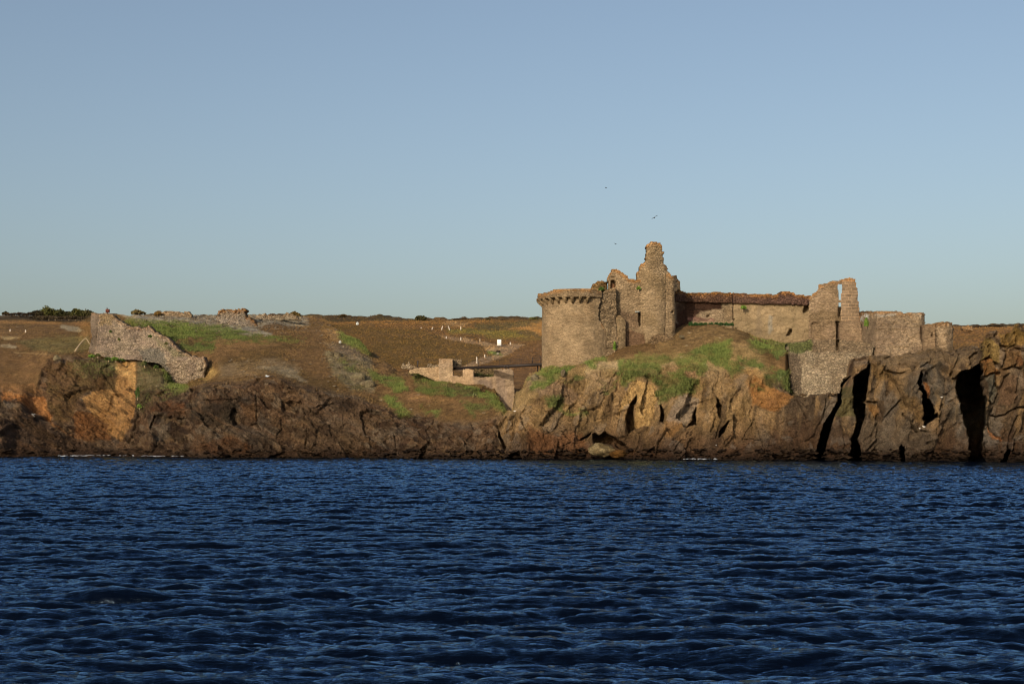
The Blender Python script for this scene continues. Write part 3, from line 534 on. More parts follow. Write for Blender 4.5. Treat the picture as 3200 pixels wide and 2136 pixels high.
for N, L, lam, wd, sdv, amp, chop, cut in ((1024, 79., 4.6, (.14, -.99), 1, .072, 1.1, .04), (512, 23.7, 1.35, (-.1, -.99), 2, .040, 1.25, .015), (512, 7.3, .55, (.12, -.99), 3, .017, 1.1, .006)):
    H_, hx, hy = wave_tile(N, L, lam, wd, sdv, cut, (0, 6, 4, 3)[sdv]); rot = (0, .09, -.2, .2)[sdv]; c_, s_ = math.cos(rot), math.sin(rot); xx = (WX*c_-WY*s_)*(.5, .46, .5, .6)[sdv]; yy = WX*s_+WY*c_
    gust = 1 if sdv == 1 else .72+.5*sm(-.5, .5, fbm(np.stack([WX/2.6, WY, 0*WX], -1), 9.*sdv, 3, 500+sdv)); amp = amp*gust
    WZ += samp(H_, L, xx, yy)*amp; DX += samp(hx, L, xx, yy)*amp*chop; DY += samp(hy, L, xx, yy)*amp*chop
sea = np.stack([WX+DX*fade, WY+DY*fade, WZ*fade], -1)
m, n, l, b = nmat('sea_surface'); M_SEA = m; v = coords(n, l, (.7, 2.4, 1)); n.remove(b)
t1 = tex(n, l, 'ShaderNodeTexNoise', 3., v, Detail=6., Roughness=.6); bp = n.new('ShaderNodeBump'); bp.inputs['Distance'].default_value = .045; l.new(t1.outputs[0], bp.inputs['Height'])
fr = n.new('ShaderNodeFresnel'); fr.inputs['IOR'].default_value = 1.29; df = n.new('ShaderNodeBsdfDiffuse'); gl = n.new('ShaderNodeBsdfGlossy'); mx = n.new('ShaderNodeMixShader')
df.inputs['Color'].default_value = (.0006, .0015, .005, 1); gl.inputs['Color'].default_value = (.36, .56, .83, 1); gl.inputs['Roughness'].default_value = .06
for q in (fr, df, gl): l.new(bp.outputs[0], q.inputs['Normal'])
l.new(fr.outputs[0], mx.inputs[0]); l.new(df.outputs[0], mx.inputs[1]); l.new(gl.outputs[0], mx.inputs[2]); l.new(mx.outputs[0], n['Material Output'].inputs['Surface'])
mesh('sea_water', sea, gridf(len(ys), len(tx)), M_SEA, smooth=True, kind='structure')

# ------------------------------------------------------------------ masonry builders
LICH = alb('a8703a')
def stonecol(P, px, py, top, base, base2, lichen):
    k = sm(-.5, .5, fbm(P, 2.2, 3, 300))[..., None]; c = alb(base)*(1-k)+alb(base2)*k
    w = lichen*sm(16, 2, top+fbm(P, .8, 3, 301)*9)*sm(-.9, .3, fbm(P, .6, 3, 302)); return c*(1-w[..., None])+LICH*w[..., None]
def slab(name, poly, Yf, thick, mat, parent, cell=2.6, radial=False, holes=(), recess=(), rough=.10, jag=1.4, cols=('7f664b', '917558'), lichen=.7, stains_and_shade=(), bump_=.12, **k):
    """a wall built of small masonry cells: front face, back face and reveals, real thickness"""
    A = np.array(poly); x0, x1, y0, y1 = A[:, 0].min()-cell*2, A[:, 0].max()+cell*2, A[:, 1].min()-cell*2, A[:, 1].max()+cell*2
    gx = np.arange(x0, x1+cell, cell); gy = np.arange(y0, y1+cell, cell); X, Yp = np.meshgrid(gx, gy); nr, nc = X.shape
    yf = Yf if callable(Yf) else (lambda a, b: np.full_like(a, Yf))
    Y = yf(X, Yp); P = W3(X, Yp, Y)
    jx, jy = fbm(P, .55, 2, 310)*jag, fbm(P, .55, 2, 311)*jag
    cx, cy = X[:-1, :-1]+cell/2, Yp[:-1, :-1]+cell/2; jx, jy = jx[:-1, :-1], jy[:-1, :-1]
    # stepped, stone-by-stone edge
    keep = sdf(poly, cx+jx, cy+jy) > 0
    for h in holes: keep &= ~(sdf(h, cx+jx*.4, cy+jy*.4) > 0)
    rel = fbm(P, (1.1, 1.1, .6), 3, 312)*rough+fbm(P, .3, 2, 313)*rough*.6+fbm(P, 4., 2, 314)*rough*1.3
    _, _, sid = worley(P, (.75, .75, .38), 17); rel += (sid-.5)*bump_
    P = W3(X+fbm(P, .4, 1, 315)*cell*.45, Yp+fbm(P, .4, 1, 316)*cell*.45, Y-rel)
    for r in recess:
        rp, rd = r[:2]; w = sm(-.8, .8, sdf(rp, X+fbm(P, .5, 2, 317)*1.2, Yp)); kk = 1+w*rd/P[..., 1]; P[..., 0] *= kk; P[..., 2] = CAMH+(P[..., 2]-CAMH)*kk; P[..., 1] *= kk
    B = P.copy(); B[..., 1] = np.maximum(Y+thick, P[..., 1]+.25); n = nr*nc
    if radial: q_ = B[..., 1]/P[..., 1]; B[..., 0] *= q_; B[..., 2] = CAMH+(B[..., 2]-CAMH)*q_
    F = gridf(nr, nc, keep)[:, ::-1]; FB = gridf(nr, nc, keep)+n; S = []
    kp = np.pad(keep, 1); idx = np.arange(n).reshape(nr, nc)
    for dr, dc, e in ((-1, 0, ((0, 0), (0, 1))), (1, 0, ((1, 1), (1, 0))), (0, -1, ((1, 0), (0, 0))), (0, 1, ((0, 1), (1, 1)))):
        r_, c_ = np.nonzero(keep & ~kp[1+dr:1+dr+keep.shape[0], 1+dc:1+dc+keep.shape[1]])
        a = idx[r_+e[0][0], c_+e[0][1]]; b_ = idx[r_+e[1][0], c_+e[1][1]]; S.append(np.stack([a, b_, b_+n, a+n], 1))
    F = np.concatenate([F, FB]+S)
    topy = np.full(X.shape, 999.)                          # distance below the wall's own top edge
    col_top = np.where(keep.any(0), y0+keep.argmax(0)*cell, 1e4); ct = np.concatenate([col_top, col_top[-1:]]); topy = Yp-ct[None]
    C = stonecol(P, X, Yp, topy, cols[0], cols[1], lichen)
    for sp_, sc_, sa_ in stains_and_shade: w = (sm(-4, 4, sdf(sp_, X+fbm(P, 1., 3, 320)*8, Yp+fbm(P, 1., 3, 321)*8))*sa_)[..., None]; C = C*(1-w)+alb(sc_)*w
    V = np.concatenate([P.reshape(-1, 3), B.reshape(-1, 3)]); CC = np.concatenate([C.reshape(-1, 3)]*2)
    used, inv = np.unique(F, return_inverse=True); return mesh(name, V[used], inv.reshape(F.shape), mat, parent, cols=CC[used], **k)
def drum(name, cpx, Yc, Rm, z0, z1, mat, parent, Rf=None, poly=None, a0=-180, a1=180, th=1.1, res=.16, cols=('83694d', '95795b'), lichen=.6, rough=.07, topf=None, **k):
    """round masonry wall: angle 0 faces the sea"""
    Xc = (cpx-CX)/FPX*Yc; na = int(math.radians(a1-a0)*Rm/res)+1; nz = int((z1-z0)/res)+1
    A, Z = np.meshgrid(np.radians(np.linspace(a0, a1, na)), np.linspace(z0, z1, nz)); R = Rm+(Rf(A, Z) if Rf else 0*A)
    P = np.stack([Xc+R*np.sin(A), Yc-R*np.cos(A), Z], -1)
    rel = fbm(P, (1, 1, .5), 3, 330)*rough+fbm(P, 3.5, 2, 331)*rough*1.5+(worley(P, (.7, .7, .35), 19)[2]-.5)*.09
    n_ = np.stack([np.sin(A), -np.cos(A), 0*A], -1); P += n_*rel[..., None]
    I = np.stack([Xc+(Rm-th)*np.sin(A), Yc-(Rm-th)*np.cos(A), Z], -1)
    px, py = to_px(P); c = P[:-1, :-1]; cx, cy = px[:-1, :-1], py[:-1, :-1]; keep = np.ones(cx.shape, bool)
    front = np.abs(A[:-1, :-1]) < math.radians(93); jx, jy = fbm(c, .5, 2, 310)*2.5, fbm(c, .5, 2, 311)*2.5
    if poly is not None: keep &= ~front | (sdf(poly, cx+jx, cy+jy) > 0)
    if topf is not None: keep &= Z[:-1, :-1] < topf(A[:-1, :-1])+fbm(c, .7, 3, 340)*.35
    n = nz*na; F = gridf(nz, na, keep); FI = gridf(nz, na, keep)[:, ::-1]+n; S = []; kp = np.pad(keep, 1); idx = np.arange(n).reshape(nz, na)
    for dr, dc, e in ((-1, 0, ((0, 0), (0, 1))), (1, 0, ((1, 1), (1, 0))), (0, -1, ((1, 0), (0, 0))), (0, 1, ((0, 1), (1, 1)))):
        r_, c_ = np.nonzero(keep & ~kp[1+dr:1+dr+keep.shape[0], 1+dc:1+dc+keep.shape[1]])
        if dc and a1-a0 > 355: q = (c_ > 0) & (c_ < na-2); r_, c_ = r_[q], c_[q]
        a = idx[r_+e[0][0], c_+e[0][1]]; b_ = idx[r_+e[1][0], c_+e[1][1]]; S.append(np.stack([b_, a, a+n, b_+n], 1))
    F = np.concatenate([F, FI]+S)
    kt = keep[::-1].argmax(0); ztop = np.linspace(z0, z1, nz)[nz-1-np.minimum(kt, nz-2)]; ztop = np.concatenate([ztop, ztop[-1:]]); top = (ztop[None]-Z)*18
    C = stonecol(P, px, py, top, cols[0], cols[1], lichen); V = np.concatenate([P.reshape(-1, 3), I.reshape(-1, 3)]); CC = np.concatenate([C.reshape(-1, 3)]*2)
    used, inv = np.unique(F, return_inverse=True); return mesh(name, V[used], inv.reshape(F.shape), mat, parent, cols=CC[used], **k)
def zat(py, Y): return CAMH+(HY-py)/FPX*Y

# ------------------------------------------------------------------ the castle (one building)
castle = empty('castle_ruin', pt(2150, 1060, 252), label='large ruined stone castle with a round tower standing on the sea cliff', cat='castle')
TY, TPX, TR = 252., 1808, 6.47
tpoly = RD((-200,1900),(-200,300),(700,300),(900,235),(1000,235),(1100,270),(1150,330),(1110,480),(1095,620),(1105,740),(1200,860),(1250,960),(1310,1010),(1330,1080),(1360,1200),(1400,1350),(1400,1900))
tower = drum('round_tower', TPX, TY, TR, zat(1190, TY-6), zat(904, TY-6), M_FINE, castle, poly=tpoly, Rf=lambda A, Z: (zat(1150, TY)-Z)*.006+.05, topf=lambda A: np.where(np.abs(A) > 1.2, zat(925, TY), 99.), cols=('8a6e50', '9b7e5e'), th=1.4)
def pf(A, Z): return (.95*sm(.62, .12, A))+0*Z                                              # the overhang dies out to the right
drum('parapet', TPX, TY, TR, zat(927, TY-7), zat(902, TY-7), M_STONE, tower, Rf=pf, a0=-118, a1=36, th=.6, lichen=.6, rough=.16,
     topf=lambda A: zat(917.5, TY-7)+.95*sm(-1.35, -.35, A)-.25*sm(.1, .7, A)+.25*np.sin(A*9))
for a in np.radians([-104, -88, -73, -59, -46, -34, -22.5, -11.5, -.5, 10.5]):             # wedge corbels carrying the parapet
    Xc = (TPX-CX)/FPX*TY; zt, zb = zat(926.5, TY-7), zat(949, TY-6); ov = .9*float(sm(.62, .12, np.array(a)))+.1; wv, V = .35*random.uniform(.85, 1.2), []
    for rr, zz, ww in ((TR-.1, zt, wv*1.5), (TR+ov, zt, wv*1.35), (TR+ov*.95, zt-.28, wv*1.15), (TR+.03, zb, wv*.4), (TR-.1, zb, wv*.4)):
        for sgn in (-1, 1):
            V.append((Xc+rr*math.sin(a)+sgn*ww*math.cos(a)*.6, TY-rr*math.cos(a)+sgn*ww*math.sin(a)*.6, zz+random.uniform(-.05, .05)))
    F = [(0, 1, 3, 2), (2, 3, 5, 4), (4, 5, 7, 6), (6, 7, 9, 8), (8, 9, 1, 0), (0, 2, 4, 6, 8), (9, 7, 5, 3, 1)]
    mesh('corbel', V, F, M_STONE, tower, cols=np.tile(alb('8f7353'), (10, 1)))
slab('broken_wall_core', RD((900,235),(1000,230),(1080,250),(1160,290),(1240,215),(1300,215),(1380,210),(1400,600),(1380,700),(1420,1000),(1420,1500),(1350,1500),(900,1400)), lambda x, y: 247.2+np.clip(x-1880, 0, 60)*.008+1.0*sm(1876, 1860, x), 1.6, M_RUBBLE, castle, rough=.24, cols=('7f664c', '917658'), lichen=.15, jag=3)
slab('rubble_heap', RD((985,240),(985,200),(1010,150),(1060,125),(1070,95),(1150,80),(1200,110),(1245,110),(1240,215),(1180,290),(1000,290)), lambda x, y: 252.5-1.2*np.sqrt(np.clip(1-((x-1872)/28)**2, 0, 1)), 2., M_RUBBLE, castle, rough=.4, cols=('846844', '96764a'), lichen=.8, jag=3)
slab('buttress', RD((1340,1500),(1345,1010),(1365,720),(1400,660),(1470,650),(1520,700),(1540,760),(1545,1190),(1480,1200),(1480,1500)), lambda x, y: 247.6+.3*((x-1938)/18)**2, 2.5, M_STONE, castle, cols=('7f664a', '8a7052'), lichen=.1)
keep_poly = R4((880,700),(900,640),(888,520),(905,480),(940,450),(945,418),(1000,435),(1060,470),(1080,490),(1112,503),(1115,533),(1200,545),(1217,545),(1400,560),(1560,480),(1590,495),(1590,515),(1610,498),(1655,498),(1665,545),(1700,570),(1700,600),(1690,655),(1640,680),(1640,1300),(1500,1420),(880,1420))
kwin = R4((922,640),(922,565),(935,556),(965,556),(972,565),(974,645)); knic = R4((925,527),(930,516),(962,516),(970,527)); kslit = R4((1215,905),(1240,905),(1252,925),(1252,1060),(1238,1060),(1225,920))
def kdepth(x, y): return 249.4+.2*sm(1935, 1925, x)+2.2*sm(2098, 2128, x)
kw = slab('keep_wall', keep_poly, kdepth, 2.6, M_STONE, castle, recess=[(kwin, 1.5), (knic, .5), (kslit, 1.8), (R4((1595,898),(1618,900),(1615,918),(1600,915)), 1.2), (R4((1100,1098),(1240,1100),(1240,1104),(1100,1103)), .3), (R4((895,935),(925,930),(918,945),(900,948)), .8)],
     cols=('82684c', '94785a'), stains_and_shade=[(R4((1088,1100),(1400,1180),(1330,1310),(1088,1320)), '6b4d38', .85), (R4((1010,880),(1200,930),(1240,1100),(1080,1100)), '735842', .7), (R4((800,1320),(1500,1250),(1500,1430),(800,1430)), '7d5e43', .7)])
slab('window', R4((928,645),(928,590),(968,590),(968,645)), 250.4, .25, M_FINE, kw, cols=('6e4b34', '5f3f2c'), lichen=0, rough=.02)
V = [pt(x, y, Yv) for Yv in (249.1, 250.2) for x, y in R4((1190,897),(1248,897),(1248,910),(1190,910))]
mesh('slit_lintel', V, [(0, 3, 2, 1), (4, 5, 6, 7), (0, 1, 5, 4), (1, 2, 6, 5), (2, 3, 7, 6), (3, 0, 4, 7)], M_FINE, kw, cols=np.tile(alb('a8a49a'), (8, 1)))
turret_poly = R4((1330,1420),(1300,1200),(1280,1080),(1275,930),(1250,880),(1215,800),(1215,700),(1215,455),(1245,450),(1246,415),(1236,402),(1262,385),(1262,365),(1308,356),(1312,290),(1322,232),(1322,196),(1314,190),(1322,175),(1342,145),(1370,130),(1400,125),(1440,128),(1470,140),(1490,170),(1488,230),(1515,236),(1516,255),(1504,270),(1505,300),(1516,330),(1510,365),(1545,395),(1555,425),(1552,450),(1575,465),(1585,480),(1580,520),(1530,700),(1530,1000),(1510,1240),(1440,1420))
slab('stair_turret', turret_poly, lambda x, y: 248.55+1.3*np.clip(np.abs((x-2042)/48), 0, 1)**2.2, 2.2, M_STONE, castle, rough=.09, jag=1.6, recess=[(R4((1316,188),(1488,190),(1488,195),(1316,196)), .35)], cols=('8a6f50', '9d8060'), lichen=.8, bump_=.16)
slab('corner_rubble', R4((1380,1180),(1440,1150),(1530,1140),(1560,1180),(1640,1200),(1640,1330),(1480,1330),(1300,1330),(1310,1290)), 247.9, 1.4, M_RUBBLE, castle, rough=.4, cols=('876a4d', '7c6045'), lichen=0, jag=4)
# courtyard walls
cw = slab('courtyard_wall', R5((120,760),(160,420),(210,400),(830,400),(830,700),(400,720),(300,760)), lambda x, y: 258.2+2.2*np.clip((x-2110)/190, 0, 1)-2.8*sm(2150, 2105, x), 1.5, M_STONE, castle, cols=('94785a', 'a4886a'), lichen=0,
     recess=[(R5((530,560),(560,545),(562,572),(535,576)), .8), (R5((815,430),(822,430),(822,660),(817,660)), .5), (R5((470,495),(560,500),(560,512),(472,506)), .4)], stains_and_shade=[(R5((280,390),(680,390),(680,495),(480,505),(430,560),(380,620),(310,700),(300,780),(90,780),(100,640),(230,640),(230,560),(300,470)), '3f271c', .97), (R5((200,420),(300,400),(300,760),(100,760),(120,640),(220,640)), '4f3325', .85), (R5((340,575),(620,585),(620,615),(340,615)), '8a5f50', .8)])  # first two dark patches paint the turret's cast shadow onto the wall
slab('parapet', R5((200,292),(250,290),(300,312),(400,316),(520,320),(640,305),(670,308),(680,318),(820,320),(830,322),(830,420),(640,418),(400,414),(200,410)), lambda x, y: 257.5+2.2*np.clip((x-2110)/190, 0, 1)-2.8*sm(2150, 2105, x), 1.9, M_RUBBLE, cw, rough=.14, cols=('5f4232', '6b4b38'), lichen=1.)
mw = slab('curtain_wall', R5((820,405),(1610,425),(1640,430),(1660,560),(1640,860),(1500,920),(1000,880),(822,780)), lambda x, y: 256.3-2.2*np.clip((x-2300)/240, 0, 1), 2., M_RENDER, castle, cols=('7e674b', '8d7355'), lichen=0, rough=.12,
     recess=[(RT((375,610),(430,620),(430,700),(405,745),(350,775),(328,765),(350,700)), 1.8, .3), (RT((85,1062),(138,1058),(130,1110),(92,1162),(40,1164),(72,1120)), 1.8, .3), (R5((1075,435),(1079,435),(1079,465),(1075,465)), .3), (R5((988,435),(992,435),(992,458),(988,458)), .3), (R5((1245,440),(1250,440),(1250,465),(1246,465)), .3), (R5((893,520),(897,520),(897,600),(893,600)), .3), (R5((1190,640),(1196,640),(1192,665),(1187,660)), .5)],
     stains_and_shade=[(R5((1180,560),(1225,560),(1225,700),(1180,760)), '7c766c', .5), (R5((1060,430),(1100,430),(1110,760),(1050,760)), '7b6650', .5)])
slab('parapet', R5((815,322),(1000,326),(1280,335),(1285,318),(1310,305),(1390,303),(1440,312),(1470,335),(1500,340),(1540,340),(1630,352),(1635,380),(1590,442),(1300,436),(1000,426),(815,424)), lambda x, y: 255.6-2.2*np.clip((x-2300)/240, 0, 1), 2.2, M_RUBBLE, mw, rough=.14, cols=('64473a', '6f5040'), lichen=.8,
     recess=[(R5((1060,330),(1063,330),(1063,420),(1060,420)), .3), (R5((828,322),(832,322),(832,420),(828,420)), .4), (R5((880,378),(1590,392),(1590,396),(880,382)), .12)])
# gate tower
gt = slab('gate_tower', RT((440,480),(480,470),(500,432),(560,402),(575,380),(600,375),(600,288),(640,268),(760,245),(800,228),(850,210),(905,215),(1000,185),(1025,178),(1030,240),(1030,1000),(1330,960),(1340,1500),(1000,1500),(440,1500),(430,1300)), lambda x, y: 245.5-.01*(x-2530), 1.9, M_STONE, castle, radial=True,
     holes=[RT((938,264),(1022,264),(1016,545),(958,548),(950,400),(940,300)), RT((955,600),(962,588),(1003,580),(1002,655),(955,655))], recess=[(RT((948,655),(1003,655),(1003,845),(950,845)), 1.7), (RT((912,915),(968,912),(970,1240),(960,1260),(968,1290),(960,1420),(918,1420),(918,1290),(908,1250),(920,1200)), 1.8), (RT((485,950),(640,952),(640,962),(490,978)), .5), (RT((484,975),(490,975),(490,1180),(484,1180)), .35), (RT((560,884),(840,888),(840,892),(560,890)), .3)], cols=('80664a', '91755a'), lichen=.6, stains_and_shade=[(RT((440,900),(900,900),(900,1500),(440,1500)), '7b6048', .4)])
slab('ashlar_pier', RT((1002,560),(1018,240),(1010,200),(1060,165),(1110,172),(1150,150),(1190,165),(1245,180),(1255,238),(1265,240),(1262,330),(1292,336),(1294,350),(1282,356),(1300,560),(1308,620),(1325,760),(1335,840),(1340,945),(1000,945)), lambda x, y: 243.2+.35*((x-2655)/30)**2, 2.6, M_ASHLAR, gt, radial=True, rough=.05, cols=('82684e', '8f745a'), lichen=.6)
slab('seaward_wall', RT((984,930),(1345,930),(1400,1500),(1380,1800),(984,1500)), lambda x, y: 243.-.02*(x-2620)-.015*(y-1000), 2.5, M_STONE, castle, cols=('785e47', '8a6e53'), lichen=0, recess=[(RT((1165,1180),(1180,1225),(1200,1240),(1190,1222)), .5)])
# right-hand bastions growing out of the cliff
slab('right_bastion', R7((930,95),(1000,92),(1160,86),(1250,90),(1290,100),(1330,110),(1360,104),(1430,100),(1480,108),(1493,112),(1495,600),(1300,640),(930,640),(880,500),(880,200)), lambda x, y: 241-11*sm(2675, 2745, x)+.03*(1110-y)+1.2*sm(2880, 2892, x), 4., M_STONE, castle, cols=('826850', '93785c'), lichen=.5, rough=.4, bump_=.2, jag=3.5,
     stains_and_shade=[(R7((960,110),(1000,110),(1000,150),(965,150)), 'cfc6ba', .8), (R7((1070,118),(1240,125),(1240,135),(1070,130)), 'b8aa98', .7), (R7((1400,112),(1460,120),(1460,140)), 'b8a890', .5)])
slab('far_bastion', R7((1490,202),(1560,196),(1615,184),(1615,540),(1490,540)), 229.5, 2.5, M_STONE, castle, cols=('7b6149', '8c7054'), lichen=.3, recess=[(R7((1545,295),(1556,278),(1562,300),(1550,315)), 1.)])
slab('far_bastion', R7((1600,190),(1650,182),(1700,178),(1730,190),(1736,210),(1742,395),(1760,560),(1600,560)), lambda x, y: 227.6+1.8*((x-2950)/32)**2, 2.5, M_STONE, castle, cols=('846a50', '95795c'), lichen=.4, rough=.3, jag=3)
slab('retaining_wall', R7((298,460),(305,400),(330,365),(420,350),(520,330),(640,345),(760,330),(900,350),(980,345),(1060,395),(1022,490),(1000,520),(985,560),(930,600),(918,530),(880,560),(850,600),(848,650),(790,670),(765,715),(750,800),(690,860),(560,850),(440,850),(370,800),(330,740),(308,600)), lambda x, y: 229.8+4.5*((x-2570)/120)**2*(x < 2570)-.03*np.clip(x-2570, 0, 200)+.036*(1240-y), 3., M_RUBBLE, castle, rough=.22, cols=('8a7258', '9c8468'), lichen=0, bump_=.2, jag=5,
     recess=[(R7((300,430),(315,430),(318,680),(300,600)), 1.5), (RT((914,1240),(964,1240),(962,1420),(916,1420)), 2.2)], stains_and_shade=[(R7((298,470),(400,440),(430,600),(420,830),(330,740)), '5f4c3c', .75), (R7((280,300),(1100,300),(1000,450),(320,430)), '7f664c', .9), (R7((300,370),(520,340),(520,430),(420,460),(310,430)), '55602a', .7)])

# ------------------------------------------------------------------ barbican: ruined gate works at the bridge head
barb = empty('barbican_ruin', pt(1450, 1200, 266), label='low ruined stone gate works carrying the landward end of the footbridge', cat='ruined wall')
slab('approach_wall', RQ((380,760),(420,720),(700,668),(1000,655),(1290,648),(1700,640),(1720,900),(2060,1290),(1600,1300),(1300,1120),(1000,1000),(700,860),(400,850)), 268.2, 2., M_FINE, barb, cols=('a07f5e', 'ac8b68'), lichen=0, holes=[])
slab('gate_block', RQ((1288,700),(1285,405),(1400,400),(1560,402),(1710,404),(1715,1200),(1290,1200)), 267.2, 3.2, M_FINE, barb, cols=('a8886a', 'b39270'), lichen=.2)
slab('gate_block', RQ((1710,418),(1850,412),(1990,418),(2000,520),(1985,650),(1710,700)), 270., 1.6, M_RUBBLE, barb, cols=('8c7358', '9c8264'), lichen=.2)
slab('revetment', RP((95,690),(345,705),(345,535),(470,520),(590,528),(600,715),(830,722),(1050,705),(1045,535),(1440,525),(1505,575),(1520,1080),(1540,1500),(1250,1560),(1000,1300),(560,1000),(100,850)), lambda x, y: 266.4+.012*np.clip(x-1480, 0, 200)-.4*sm(1540, 1548, x), 2.4, M_RENDER, barb, cols=('8b7058', '9a7e64'), lichen=0,
     stains_and_shade=[(RP((340,520),(600,520),(560,760),(640,960),(340,900),(100,830),(100,690),(340,700)), 'a98664', .9), (RP((1100,700),(1300,700),(1350,1500),(1150,1500)), '8a7160', .5), (RP((650,780),(1000,780),(1100,1300),(760,1050)), '756053', .7)])
slab('inner_wall', RP((560,560),(700,470),(900,460),(1100,450),(1200,470),(1220,760),(560,760)), 271., 1.2, M_RUBBLE, barb, rough=.3, cols=('806648', '91764f'), lichen=0, recess=[(RP((750,555),(805,555),(800,590),(760,585)), .8)], stains_and_shade=[(RP((600,650),(1050,640),(1050,720),(600,720)), '3d4a1e', .8)])
rubw = slab('tumbled_wall', RQ((150,600),(180,540),(230,520),(260,580),(340,540),(370,480),(400,560),(560,620),(640,640),(900,640),(960,560),(1030,560),(1100,590),(1180,555),(1300,560),(1300,700),(150,700)), 270.4, 1., M_RUBBLE, None, cell=2.2, rough=.3, cols=('94775a', 'a58a6c'), lichen=0, jag=5, label='tumbled low drystone wall leading up to the barbican block', cat='stone wall')

# ------------------------------------------------------------------ footbridge
bridge = empty('footbridge', pt(1560, 1145, 262), label='narrow dark footbridge spanning from the barbican to the round tower', cat='bridge')
def beam(name, a, b, w, h, mat, parent, **k):
    a, b = Vector(a), Vector(b); d = (b-a).normalized(); s = d.cross(Vector((0, 0, 1)))
    if s.length < .1: s = Vector((1, 0, 0))
    s.normalize(); u = s.cross(d).normalized(); V = []
    for p in (a, b):
        for i, j in ((-1, -1), (1, -1), (1, 1), (-1, 1)): V.append(p+s*i*w/2+u*j*h/2)
    return mesh(name, V, [(0, 1, 2, 3), (7, 6, 5, 4), (0, 4, 5, 1), (1, 5, 6, 2), (2, 6, 7, 3), (3, 7, 4, 0)], mat, parent, **k)
A0, A1 = pt(1414, 1149, 270), pt(1693, 1135, 256.5)
beam('deck', A0, A1, 1.7, .12, M_WOOD, bridge)
for s_ in (-.85, .85): o_ = Vector((0, s_, -.2)); beam('girder', A0+o_, A1+o_, .16, .42, M_IRON, bridge)
def lerp(t): return A0.lerp(A1, t)
for s_ in (-.8, .8):
    for t in (.05, .18, .3, .42, .54, .66, .78, .9, .99):
        if s_ < 0 and .1 < t < .85 and t not in (.18, .3): continue
        p = lerp(t)+Vector((0, s_, 0)); beam('railing_post', p, p+Vector((0, 0, 1.15)), .045 if t < .85 else .1, .045 if t < .85 else .1, M_IRON, bridge)
    beam('handrail', lerp(.9 if s_ < 0 else .05)+Vector((0, s_, 1.1)), lerp(1)+Vector((0, s_, 1.1)), .04, .04, M_IRON, bridge); beam('handrail', lerp(.9 if s_ < 0 else .05)+Vector((0, s_, .6)), lerp(1)+Vector((0, s_, .6)), .03, .03, M_IRON, bridge)
for x, yb in ((1680, 1160), (1690, 1160), (1578, 1152), (1588, 1152)): p = pt(x, 1140, 258); beam('support_post', pt(x, yb, 258), p, .22, .22, M_IRON, bridge)

# ------------------------------------------------------------------ left rampart and ruins on the skyline
def ry(x, y): return 286.3+.075*np.clip(1125-y, 0, 200)-.018*np.clip(x-430, 0, 210)
ramp_ = empty('rampart_ruin', pt(450, 1110, 285), label='long sloping rubble rampart descending the headland above the sandy scarp', cat='rampart')
slab('rubble_face', R1((900,180),(1000,168),(1055,215),(1180,290),(1300,298),(1350,285),(1400,340),(1540,400),(1600,480),(1640,510),(1740,560),(1850,565),(1865,650),(1850,750),(1700,830),(1590,822),(1560,790),(1530,740),(1500,690),(1440,620),(1280,600),(1050,582),(860,548),(880,400)), lambda x, y: ry(x, y)-.3, 3., M_RUBBLE, ramp_, rough=.28, cols=('937963', 'a58a6e'), lichen=.3, bump_=.35, jag=3.5,
     stains_and_shade=[(R1((1250,500),(1450,480),(1560,700),(1480,700),(1300,590)), '6b6356', .7), (R1((900,170),(1050,200),(1000,280),(900,280)), '94764f', .7), (R1((1380,380),(1640,520),(1740,560),(1600,560),(1420,440)), '6a6636', .4)])
slab('end_wall', R1((818,250),(832,165),(915,175),(905,300),(880,430),(862,548),(800,520),(830,400)), lambda x, y: ry(x, y)+.5*(310-x)*.05, 2.5, M_STONE, ramp_, cols=('6a5644', '7a6552'), lichen=.2, recess=[(R1((882,250),(887,250),(884,420),(878,420)), .3)])
slab('ruined_block', R2((222,200),(232,155),(262,138),(300,140),(340,134),(365,140),(420,128),(440,140),(462,124),(485,134),(478,170),(484,190),(560,230),(600,290),(630,340),(500,330),(300,280),(230,240)), lambda x, y: 327-.12*np.clip(y-990, 0, 60), 4., M_RUBBLE, None, rough=.5, cols=('8c7560', '9c8670'), lichen=.9, jag=5, bump_=.4, label='broken square stump of masonry rising above the rubble ridge', cat='ruin')
slab('ruined_wall', [(485,975),(500,972),(530,971),(555,974),(575,979),(577,972),(590,974),(600,984),(600,992),(482,992)], 336, 1.5, M_RUBBLE, None, rough=.2, cols=('937a60', 'a38a6c'), lichen=.3, label='low broken length of wall on the skyline between two bushes', cat='stone wall')
slab('ruined_wall', [(800,984),(812,979),(825,980),(840,986),(880,985),(895,976),(915,982),(930,992),(940,1000),(800,1000)], 338, 1.5, M_RUBBLE, None, rough=.3, cols=('8c765f', '9c866c'), lichen=.2, jag=4, label='tumbled stone bank on the skyline beside the round bush', cat='stone wall')
slab('distant_ruin', [(3007,1030),(3007,1020),(3022,1019),(3026,1015),(3030,1019),(3040,1021),(3040,1032)], 400, 1.5, M_RUBBLE, None, cell=2, rough=.1, cols=('a07a54', 'ac8660'), lichen=.3, label='small pale ruin on the far skyline right of the castle', cat='ruin')

